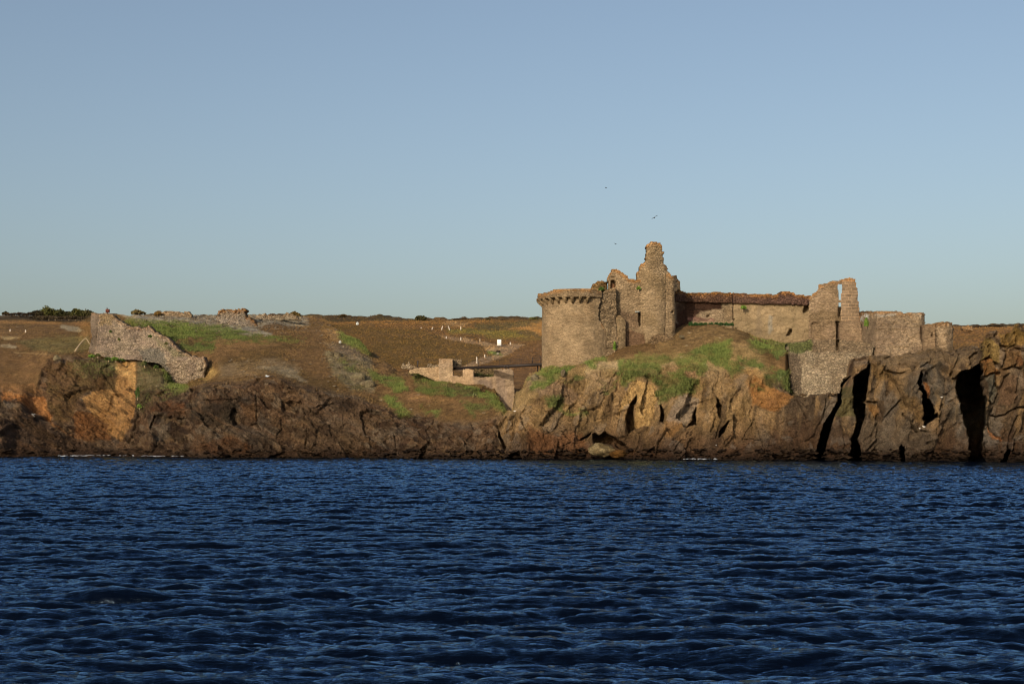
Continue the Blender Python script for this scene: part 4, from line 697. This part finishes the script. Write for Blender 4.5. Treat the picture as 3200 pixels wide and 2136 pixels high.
# ------------------------------------------------------------------ plants: leaf-clump builder
def leaves(C, R, n, size, seed, lowcut=-.3, tuft=False):
    r = np.random.default_rng(seed); d = r.normal(size=(n, 3)); d /= np.linalg.norm(d, axis=1)[:, None]; d[:, 2] = np.where(d[:, 2] < lowcut, -d[:, 2], d[:, 2])
    rad = r.uniform(.55, 1.0, n)**.6; lum = fbm(d*2.3+seed, 1., 3, seed % 50)
    p = np.array(C)+d*np.array(R)*(rad*(1+.3*lum))[:, None]; return p, lum
def leaf_mesh(P, size, seed, up=0.):
    r = np.random.default_rng(seed+5); n = len(P); a = r.normal(size=(n, 3)); a[:, 2] += up; a /= np.linalg.norm(a, axis=1)[:, None]; b = np.cross(a, r.normal(size=(n, 3))); b /= np.linalg.norm(b, axis=1)[:, None]
    s = (size*r.uniform(.6, 1.4, n))[:, None]; V = np.stack([P-a*s*.5, P+b*s*.35, P+a*s*.6, P-b*s*.35], 1).reshape(-1, 3); return V, np.arange(4*n).reshape(-1, 4)
def bush(px, py, wpx, hpx, Y, c1, c2, n, size, seed, label, name='bush', group=None, cat='bush', lobes=5):
    c = pt(px, py, Y); k = Y/FPX; R0 = wpx/2*k; H = hpx*k; r = random.Random(seed); Ps, Ls = [], []
    for i in range(lobes):
        fx = r.uniform(-.55, .55) if i else 0; hh = H*(1-.5*abs(fx))*r.uniform(.75, 1); p, lm = leaves((c.x+fx*R0, Y+r.uniform(-.4, .4)*R0, c.z+hh*.35), (R0*(.6 if lobes > 1 else 1), R0*.55, hh*.65), n//lobes, size, seed+i); Ps.append(p); Ls.append(lm)
    P = np.concatenate(Ps); lm = np.concatenate(Ls); V, F = leaf_mesh(P, size, seed); t = sm(-.5, .5, lm)[:, None]; C = np.repeat(alb(c1)*(1-t)+alb(c2)*t, 4, 0)
    e = empty(name, c, label=label, cat=cat, group=group); mesh('foliage', V, F, M_LEAF, e, cols=C)
    SV, SF = [], []
    for i in range(4):
        a = i*1.57; q = len(SV); top = Vector((math.cos(a)*R0*.4, math.sin(a)*R0*.3, H*.6)); SV += [c+Vector((.06, 0, -.3)), c+Vector((-.06, .05, -.3)), c+Vector((-.06, -.05, -.3)), c+top]; SF += [(q, q+1, q+3), (q+1, q+2, q+3), (q+2, q, q+3)]
    mesh('stem', SV, SF, M_DEAD, e); return e
HG = 'hedge bushes along the left skyline'
for i, (x, y, w_, h_, c1, c2, lb) in enumerate([
 (142,992,40,33,'3e3c1a','5c5526','tallest olive green bush of the skyline hedge at the left'), (166,992,34,24,'3a3819','544e24','olive bush just right of the tallest hedge bush on the skyline'),
 (190,994,36,22,'36341a','4f4a24','low green bush in the middle of the left skyline hedge'), (212,994,30,18,'33301b','4a4422','small dark bush in the dip of the skyline hedge'),
 (236,994,34,26,'3c3a1b','575024','second tallest hedge bush, with a peaked top, left of the rampart'), (254,994,28,22,'38341b','524a25','pointed olive bush right of the second tallest hedge bush'),
 (272,994,32,22,'352f1b','4b4222','dark bush at the hedge end touching the rampart'), (120,990,34,18,'30281a','423822','dark brown-green bush at the left end of the dense hedge'),
 (100,990,40,12,'2e241a','40321f','low dark scrub trailing left of the hedge'), (60,990,60,9,'33261a','453220','flat dark skyline scrub near the left edge'), (18,988,18,10,'3e301b','544524','small boxy bush alone at the far left skyline')]):
    bush(x, y-3, w_*1.5, h_*1.2, 418, c1, c2, 900 if h_ > 15 else 500, .42, 40+i*7, lb, group=HG)
for i in range(9): bush(110+i*21, 998, 40, 12, 404-i, '382c1e', '4c3e2a', 420, .4, 140+i*7, 'low dusky brown scrub growing in front of the skyline hedge', name='scrub_bush', group='dusky scrub below the hedge', cat='scrub')
for i, (x, y, w_, h_, Y, c1, c2, lb) in enumerate([
 (427,983,56,15,338,'4a3c1e','6a5630','rounded dark bush on the skyline behind the top of the rampart'), (493,985,22,14,335,'5c4220','7a5a2c','small orange-brown bush at the left end of the skyline wall'),
 (918,990,42,18,345,'4e3c1c','6b5226','round olive-brown bush on the skyline beside the stone bank'), (852,988,32,8,352,'4a2f1a','5f3f22','low reddish bush on the skyline left of the stone bank'),
 (1074,990,36,8,380,'40301c','5a4222','low flat bush on the skyline above the pale stones'), (1314,1003,38,18,440,'2e2a16','4a4222','dark dome-shaped bush alone on the skyline in the middle'),
 (1435,1002,60,8,440,'35281a','4a3822','long low dark scrub on the skyline right of the dome bush'), (1527,1002,22,9,440,'3a301c','4e4222','small knobby bush on the skyline above the white panel'),
 (1575,1003,40,6,440,'3a2a1c','4e3a24','thin flat scrub on the skyline left of the square bush'), (1665,1003,40,15,440,'4a4420','5f562a','flat-topped green bush on the skyline left of the round tower'),
 (3105,1021,60,7,440,'2b2118','3a2c1c','long dark scrub line on the far skyline right of the castle'), (3190,1022,60,6,440,'2b2118','3a2c1c','dark scrub behind the top of the right rock stack'),
 (3058,1022,34,5,440,'33251a','42301e','thin dark scrub beside the far pale ruin')]):
    bush(x, y, w_, h_, Y, c1, c2, 800, .38, 400+i*7, lb, lobes=1 if 'dome' in lb else 4)
for i, (x, y, w_, h_, Y, lb) in enumerate([
 (1879,910,22,16,250.6,'dark green bush growing on the rubble heap beside the round tower'), (2707,1022,15,34,237.5,'bright green plant hanging from the right bastion wall'),
 (2322,966,22,14,254.8,'small green tuft growing high on the curtain wall'), (1921,1095,10,28,246.8,'thin green plant at the foot of the buttress'),
 (1996,904,12,10,248.8,'tiny green plant rooted in the keep wall'), (362,1128,32,14,283,'green shrub at the top of the sandy scarp under the rampart'), (290,1117,26,12,284,'yellow-green shrub at the left foot of the rampart'),
 (430,1245,14,44,268,'dark green bush beside the sandy scarp'), (436,1275,20,14,268,'light green plant at the foot of the sandy scarp')]):
    bush(x, y, w_, h_, Y, '2f3d16' if 'dark' in lb else '4c5f1c', '4a5a26' if 'dark' in lb else '77883a', 420, .26, 700+i*9, lb, name='wall_plant', cat='plant', lobes=3)
for i, (x, y, w_, h_) in enumerate([(306,1112,24,12),(340,1124,26,12),(378,1126,22,10),(452,1140,26,16),(488,1150,24,14),(516,1185,26,20),(536,1205,34,12),(590,1212,30,10),(632,1188,20,8),(372,1062,10,9),(345,1036,8,8),(470,1052,14,8),(520,1075,14,9)]):
    bush(x, y+2, w_, h_, 281.5 if x > 430 else 284, '33401a' if i % 2 else '4a4a22', '5c6a2c' if i % 3 else '6b6238', 160, .3, 1500+i*3, 'low green plants straggling along the edges and face of the rubble rampart', name='wall_plant', group='plants on the rampart', cat='plant', lobes=2)
# row of green plants on the courtyard ledge
for i in range(9): bush(2158+i*16, 1018, 22, 11, 254.5, '24361a', '385024', 260, .25, 900+i*5, 'dark green low plant in the row at the foot of the courtyard wall', name='wall_plant', group='plants on the courtyard ledge', cat='plant', lobes=2)

# ------------------------------------------------------------------ ground cover: grass, scrub and loose stones (stuff)
def cover(name, wgt, src, colsrc, n, hgt, wid, seed, c1, c2, amp=1., mixc=.5):
    r = np.random.default_rng(seed); a = (wgt*np.sqrt((np.gradient(src, axis=0)**2).sum(-1)*(np.gradient(src, axis=1)**2).sum(-1))); a = a.ravel()/a.sum()
    i = r.choice(len(a), n, p=a); q = src.reshape(-1, 3)[i]+r.normal(size=(n, 3))*[.12, .12, .02]; ca = colsrc.reshape(-1, 3)[i]; b = 5; V = []; C = []
    base = np.repeat(q, b, 0)+r.normal(size=(n*b, 3))*[hgt*.45, hgt*.45, .01]; ang = r.uniform(0, np.pi, n*b); d = np.stack([np.cos(ang), np.sin(ang), 0*ang], 1)*(wid*r.uniform(.6, 1.3, n*b))[:, None]
    tip = base+np.stack([r.normal(size=n*b)*hgt*.5, r.normal(size=n*b)*hgt*.5, hgt*r.uniform(.5, 1.25, n*b)], 1); base[:, 2] -= .06
    V = np.stack([base-d, base+d, tip], 1).reshape(-1, 3); t = r.uniform(0, 1, (n*b, 1)); cc = (alb(c1)*(1-t)+alb(c2)*t)*(1-mixc)+np.repeat(ca, b, 0)*mixc
    return mesh(name, V, np.arange(3*n*b).reshape(-1, 3), M_LEAF, cols=np.repeat(cc, 3, 0), kind='stuff', label=None)
ing = (PX > -60) & (PX < 3260)
cover('green_grass', green*sm(-.3, .3, GNs)*ing*(YY < 345), D, colr, 30000, .36, .06, 1, '3e481e', '77793c', mixc=.5)
cover('dry_heath_grass', (1-rock)*(1-green)*ing*(YY < 400)*(PY > 975)*(PX < 2420)*((PX < 290) | (PX > 640) | (YY > 296) | (YY < 284))*sm(-.5, .4, fbm(P0, 6., 3, 160)), D, colr, 22000, .22, .07, 2, '4a3820', '8a6c40', mixc=.7)
cover('distant_heather', (HX > 900)*(hY > 300)*(hY < 452)*(HX < 3260)*((HX < 1760) | (HX > 2960))*1., H1, heath_cols, 9000, .26, .12, 3, '4a3620', '7c5c34', mixc=.9)
def stones(name, w, n, s0, s1, seed, c1, c2):
    r = np.random.default_rng(seed); a = w.ravel()/w.sum(); i = r.choice(len(a), n, p=a); q = D.reshape(-1, 3)[i]; V, F, C = [], [], []
    oc = np.array([(1,0,0),(0,1,0),(-1,0,0),(0,-1,0),(0,0,1),(0,0,-1),(.7,.7,.4),(-.7,.7,.5),(-.6,-.7,.45),(.7,-.6,.5)], float)
    of = [(0,6,4),(6,1,4),(1,7,4),(7,2,4),(2,8,4),(8,3,4),(3,9,4),(9,0,4),(0,6,1),(1,7,2),(2,8,3),(3,9,0)]
    for k_ in range(n):
        s_ = r.uniform(s0, s1)*np.array([r.uniform(.8, 1.7), 1, r.uniform(.4, .8)]); V.append(q[k_]+oc*s_*r.uniform(.75, 1.2, (10, 1))); F += [tuple(x+10*k_ for x in f) for f in of]
        t = r.uniform(); C.append(np.tile(alb(c1)*(1-t)+alb(c2)*t, (10, 1)))
    mesh(name, np.concatenate(V), F, M_GROUND, cols=np.concatenate(C), kind='stuff')
zr = (np.abs(PX-700) < 420)*sm(1060, 1000, PY)*(PY > 978)*(YY < 348)+((PX > 1000) & (PX < 1180))*((PY > 1060) & (PY < 1215))*.15+((PX > 700) & (PX < 1000) & (PY > 1110) & (PY < 1190))*.05
stones('scattered_stones', zr*(1-rock)*ing+1e-12, 1800, .10, .36, 5, '94795c', 'b89c7c')
stones('shore_boulders', ((PY > 1405) & (PY < 1438) & ing)*1., 700, .2, .7, 6, '2c1d13', '4c3624')

# ------------------------------------------------------------------ boulders (things)
def boulder(px, py, w_, h_, Y, c1, c2, seed, label, name='boulder', flat=.7):
    nu, nv = 36, 22; U, Vv = np.meshgrid(np.linspace(0, 2*np.pi, nu), np.linspace(0, np.pi, nv)); k = Y/FPX
    d = np.stack([np.sin(Vv)*np.cos(U), np.sin(Vv)*np.sin(U), np.cos(Vv)], -1); _, _, idd = worley(d+seed, .8, seed); rr = 1+fbm(d+seed, .9, 3, seed)*.28+(idd-.5)*.22+facets(d+seed, .5, seed, 1.)[0]*.18+facets(d+seed, .22, seed+3, 1.)[0]*.07
    c = pt(px, py, Y); P = np.array(c)+d*rr[..., None]*np.array([w_/2*k, w_/2*k*flat, h_/2*k]); t = sm(-.4, .4, fbm(P, .8, 3, seed))[..., None]
    return mesh(name, P, gridf(nv, nu), M_GROUND, cols=(alb(c1)*(1-t)+alb(c2)*t).reshape(-1, 3), label=label, cat='boulder')
boulder(1880, 1406, 84, 40, 230.5, '77603f', '9a815c', 3, 'pale rounded boulder at the water in front of the cave mouth')
boulder(1930, 1418, 60, 26, 230., '5c3d1e', '70491f', 4, 'orange-brown low boulder right of the pale boulder at the waterline')
for i, (x, y, w_, h_, Y, lb) in enumerate([(1030,1108,28,24,286,'left one of two upright grey rocks on the headland slope'), (1055,1110,26,28,286,'right one of two upright grey rocks on the headland slope'), (1120,1182,50,32,270,'flat pale cracked rock on the headland slope'), (1150,1202,46,30,268,'largest rounded rock low on the headland slope'),
  (178,1120,26,18,290,'pale knobby rock at the edge above the left gully'), (1040,1128,30,16,283,'low grey rock below the two upright rocks'), (2360,1082,18,8,243,'small pale stone among the greenery below the curtain wall'), (2130,1052,16,10,246,'stone block among rubble left of the courtyard slope'), (1760,1165,14,22,241,'upright triangular rock on the grassy slope under the round tower'), (1673,1185,26,30,243,'pointed pale rock on the islet slope beside the ravine')]):
    boulder(x, y, w_, h_, Y, '77644c', '94805f', 20+i, lb)

# ------------------------------------------------------------------ posts, panel, pole, marker
def surf_z(X, Y, S):                                      # ground height under a point
    d = (S[..., 0]-X)**2+(S[..., 1]-Y)**2; return float(S.reshape(-1, 3)[d.argmin(), 2])
def on_heath(px, py):                                     # where the sight line through (px, py) meets the far heath or coast
    best = None
    for S, Yg in ((H1, hY), (D, YY)):
        x, y = to_px(S); dd = (x-px)**2+(y-py)**2*4; dd = np.where((Yg > 255) & (Yg < 460), dd, 1e9); i = dd.argmin(); p = S.reshape(-1, 3)[i]
        if dd.min() < 60 and (best is None or p[1] < best[1]): best = p
    return Vector(best) if best is not None else pt(px, py, 330)
PG = 'wooden posts beside the heath paths'
for x, y, h_, tilt, lb in [(31,1035,7,0,'short pale post at the far left edge of the heath'),(81,1038,9,0,'pale post on the left heath beside the first short post'),(1316,1030,7,.3,'short pale post at the left end of the upper post row'),(1349,1030,8,.3,'second pale post of the upper post row'),(1379,1031,13,.25,'tall post leaning right in the middle of the upper row'),(1407,1031,13,-.3,'tall post leaning left in the upper row'),(1438,1031,13,0,'upright post at the right end of the upper row'),
   (1397,1057,7,0,'small post beside the start of the lower path'),(1438,1063,9,0,'pale post standing beside the lower path'),(1498,1068,11,0,'thin dull post between the pale post and the white panel'),(1597,1077,8,0,'short pale post right of the white panel'),(1514,1115,9,0,'pale post on the path edge below the panel'),(1490,1135,20,0,'thin tall post just above the footbridge')]:
    p = on_heath(x, y); k = p.y/FPX; hh = h_*k; r_ = .16; V, F = [], []
    for j, (zz, rr) in enumerate(((-.3, r_), (0, r_), (hh*.85, r_*.92), (hh, r_*.45))):
        for q in range(8): a = q*math.pi/4; V.append((p.x+rr*math.cos(a)+tilt*zz, p.y+rr*math.sin(a), p.z+zz))
    for j in range(3):
        for q in range(8): F.append((j*8+q, j*8+(q+1) % 8, j*8+8+(q+1) % 8, j*8+8+q))
    F.append(tuple(range(24, 32))); mesh('wooden_post', V, F, M_POST if h_ != 11 else M_DEAD, label=lb, cat='post', group=PG)
p = on_heath(1562, 1083); k = p.y/FPX; panel = empty('information_panel', p, label='blank white upright panel standing on the heath path', cat='panel')
def box(name, c, s, mat, parent=None, bev=.03, **k):
    import bmesh; bm = bmesh.new(); bmesh.ops.create_cube(bm, size=1)
    for v_ in bm.verts: v_.co = Vector((v_.co.x*s[0], v_.co.y*s[1], v_.co.z*s[2]))
    bmesh.ops.bevel(bm, geom=bm.edges[:], offset=bev, segments=1); V = [v_.co+Vector(c) for v_ in bm.verts]; F = [tuple(v_.index for v_ in f.verts) for f in bm.faces]; bm.free()
    return mesh(name, V, F, mat, parent, **k)
box('board', p+Vector((0, 0, .25+9.5*k)), (13*k, .12, 19*k), M_WHITE, panel)
for s_ in (-1, 1): box('leg', p+Vector((s_*5*k, .12, .2)), (.09, .09, 1.), M_IRON, panel, bev=.01)
p = on_heath(1560, 1098)
boulder(1557, 1098, 14, 8, p.y-1, '2f221a', '42332a', 77, 'dark flat rock on the path under the white panel')
boulder(1556, 1104, 9, 6, 300, 'b8a890', 'cbbda6', 78, 'small pale stone on the path below the white panel')
boulder(1117, 1011, 9, 9, 372, 'd8d0c4', 'f0ece6', 79, 'small bright white stone on the far slope of the headland')
boulder(1063, 1069, 8, 8, 300, 'cfc0b0', 'e8dcd0', 80, 'pinkish white stone at the crest of the headland')
def limb(name, pts, radii, mat, parent=None, seg=7, **k):
    V, F = [], []
    for i, (q, r_) in enumerate(zip(pts, radii)):
        d = (pts[min(i+1, len(pts)-1)]-pts[max(i-1, 0)]).normalized(); s_ = d.cross(Vector((0, 1, .1))).normalized(); u_ = s_.cross(d)
        for j in range(seg): a = j*2*math.pi/seg; V.append(q+(s_*math.cos(a)+u_*math.sin(a))*r_)
    for i in range(len(pts)-1):
        for j in range(seg): F.append((i*seg+j, i*seg+(j+1) % seg, (i+1)*seg+(j+1) % seg, (i+1)*seg+j))
    F += [tuple(range(seg))[::-1], tuple(range((len(pts)-1)*seg, len(pts)*seg))]; return mesh(name, V, F, mat, parent, **k)
limb('dead_branch', [pt(235,1097,287), pt(242,1086,288), pt(252,1072,289), pt(262,1061,290), pt(268,1056,290), pt(274,1063,290), pt(280,1074,289)], [.22, .17, .15, .14, .12, .10, .07], M_DEAD, label='bleached forked dead branch leaning against the left end of the rampart', cat='branch')
limb('iron_post', [pt(1305,1148,268), pt(1305.6,1138,268), pt(1306,1126,268)], [.12, .1, .13], M_IRON, label='rusty dark post with a broad head on the approach wall', cat='post')
mk = empty('rusty_marker', pt(335, 979, 297), label='rusty brown metal box with a short spike on top of the rampart skyline', cat='metal box')
box('case', pt(336.5, 971, 297), (.75, .5, .72), M_RUST, mk, bev=.08); box('support', pt(335.5, 978, 297), (.22, .2, .4), M_IRON, mk, bev=.02)
limb('spike', [pt(335.5,968,297), pt(335,964,297), pt(334,960,297)], [.12, .1, .05], M_IRON, mk)

# ------------------------------------------------------------------ birds
def loft(pts, seg=8): return pts
def gull_mesh(p, L, yaw, fly=None, bank=0.):
    V, F = [], []; seg = 8; prof = [(-.5, .02, .0), (-.38, .07, .01), (-.15, .14, 0), (.1, .15, .01), (.28, .10, .06 if fly is None else .01), (.36, .085, .13 if fly is None else .02), (.44, .075, .15 if fly is None else .02), (.50, .03, .14 if fly is None else .01), (.58, .012, .12 if fly is None else 0)]
    for x, r_, z in prof:
        for j in range(seg): a = j*2*math.pi/seg; V.append((x*L, r_*L*math.cos(a), z*L+r_*L*math.sin(a)))
    n = len(prof)
    for i in range(n-1):
        for j in range(seg): F.append((i*seg+j, i*seg+(j+1) % seg, (i+1)*seg+(j+1) % seg, (i+1)*seg+j))
    F += [tuple(range(seg))[::-1], tuple(range((n-1)*seg, n*seg))]
    if fly:
        for sgn in (-1, 1):
            b_ = len(V); st = [(0, .26, 0), (.25, .24, .1), (.5, .2, .15), (.8, .12, .13), (1.05, .03, .08)]
            for t, ch, zz in st:
                y = sgn*t*fly/2*.95; xx = .05*L-.12*L*t*t*2
                for dx, dz in ((ch*.8, 0), (0, .05), (-ch*.8, 0), (0, -.05)): V.append((xx+dx*L, y, zz*fly*.5+dz*L))
            for i in range(4):
                for j in range(4): F.append((b_+i*4+j, b_+i*4+(j+1) % 4, b_+i*4+4+(j+1) % 4, b_+i*4+4+j))
            F.append(tuple(range(b_+16, b_+20)))
    else:
        for sgn in (-1, 1):
            b_ = len(V)
            for zz in (-.1, -.36):
                for dx, dy in ((.012, 0), (0, .012), (-.012, 0), (0, -.012)): V.append((dx*L+.03*L, sgn*.05*L+dy*L, zz*L))
            for j in range(4): F.append((b_+j, b_+(j+1) % 4, b_+4+(j+1) % 4, b_+4+j))
    cy, sy, cb, sb = math.cos(yaw), math.sin(yaw), math.cos(bank), math.sin(bank); out = []
    for x, y, z in V: y, z = y*cb-z*sb, y*sb+z*cb; out.append((p[0]+x*cy-y*sy, p[1]+x*sy+y*cy, p[2]+z))
    return out, F
for x, y, Y, sp_, yaw, bank, lb in [(2045,680,205,.98,1.9,-.55,'largest dark seabird gliding above the castle turret'), (1894,587,330,.75,.5,.4,'smallest dark bird, highest in the sky'), (1923,762,280,.62,1.6,.3,'small bird flying level with the turret top to its left')]:
    V, F = gull_mesh(pt(x, y, Y), .55, yaw, sp_*1.1, bank); mesh('seabird', V, F, M_DARKF, smooth=True, label=lb, cat='bird', group='seabirds in flight')
for x, y, yaw, lb in [(2874,1341,0,'left one of two white gulls perched side by side on the right cliff'), (2884.5,1338,2.8,'right one of two white gulls perched side by side on the right cliff'), (2941.6,1245,.4,'single small gull on the cliff face above the pair'), (1610,1288,0,'white gull resting on rock below the ravine'), (2238,1394,1.2,'white gull low on the dark rock right of the cave')]:
    xx, yy = to_px(D); dd = (xx-x)**2+(yy-y)**2; dd = np.where(YY < 250, dd, 1e9); q = D.reshape(-1, 3)[dd.argmin()]; L = .5
    V, F = gull_mesh((q[0], q[1]-.35, q[2]+.2), L, yaw); mesh('perched_gull', V, F, M_GULL, smooth=True, label=lb, cat='gull', group='perched gulls')

# ------------------------------------------------------------------ foam where the swell meets the rocks
V, F = [], []; r = random.Random(4)
for x0, x1, y0 in ((185, 240, 1429.5), (235, 305, 1428.5), (285, 345, 1427.5), (380, 480, 1428.), (450, 575, 1429.6), (800, 815, 1430.5), (1445, 1560, 1433.5), (2140, 2240, 1440)):
    x = x0
    while x < x1:
        w_ = r.uniform(2, 12); Yd = 4*FPX/(y0+r.uniform(-.7, .7)-HY)-1.6; c = pt(x, HY+4*FPX/Yd, Yd); n = 7; q = len(V); hw = w_*Yd/FPX
        for j in range(n): a = j*2*math.pi/n; V.append((c.x+math.cos(a)*hw*r.uniform(.6, 1.3), c.y+math.sin(a)*r.uniform(.2, .6), .26+r.uniform(0, .2)))
        V.append((c.x, c.y, .3+r.uniform(0, .2)))
        for j in range(n): F.append((q+j, q+(j+1) % n, q+n))
        x += w_*r.uniform(.5, 1.5)
mesh('sea_foam', V, F, plain_mat('foam', (.42, .45, .48), .7, .2), kind='stuff')
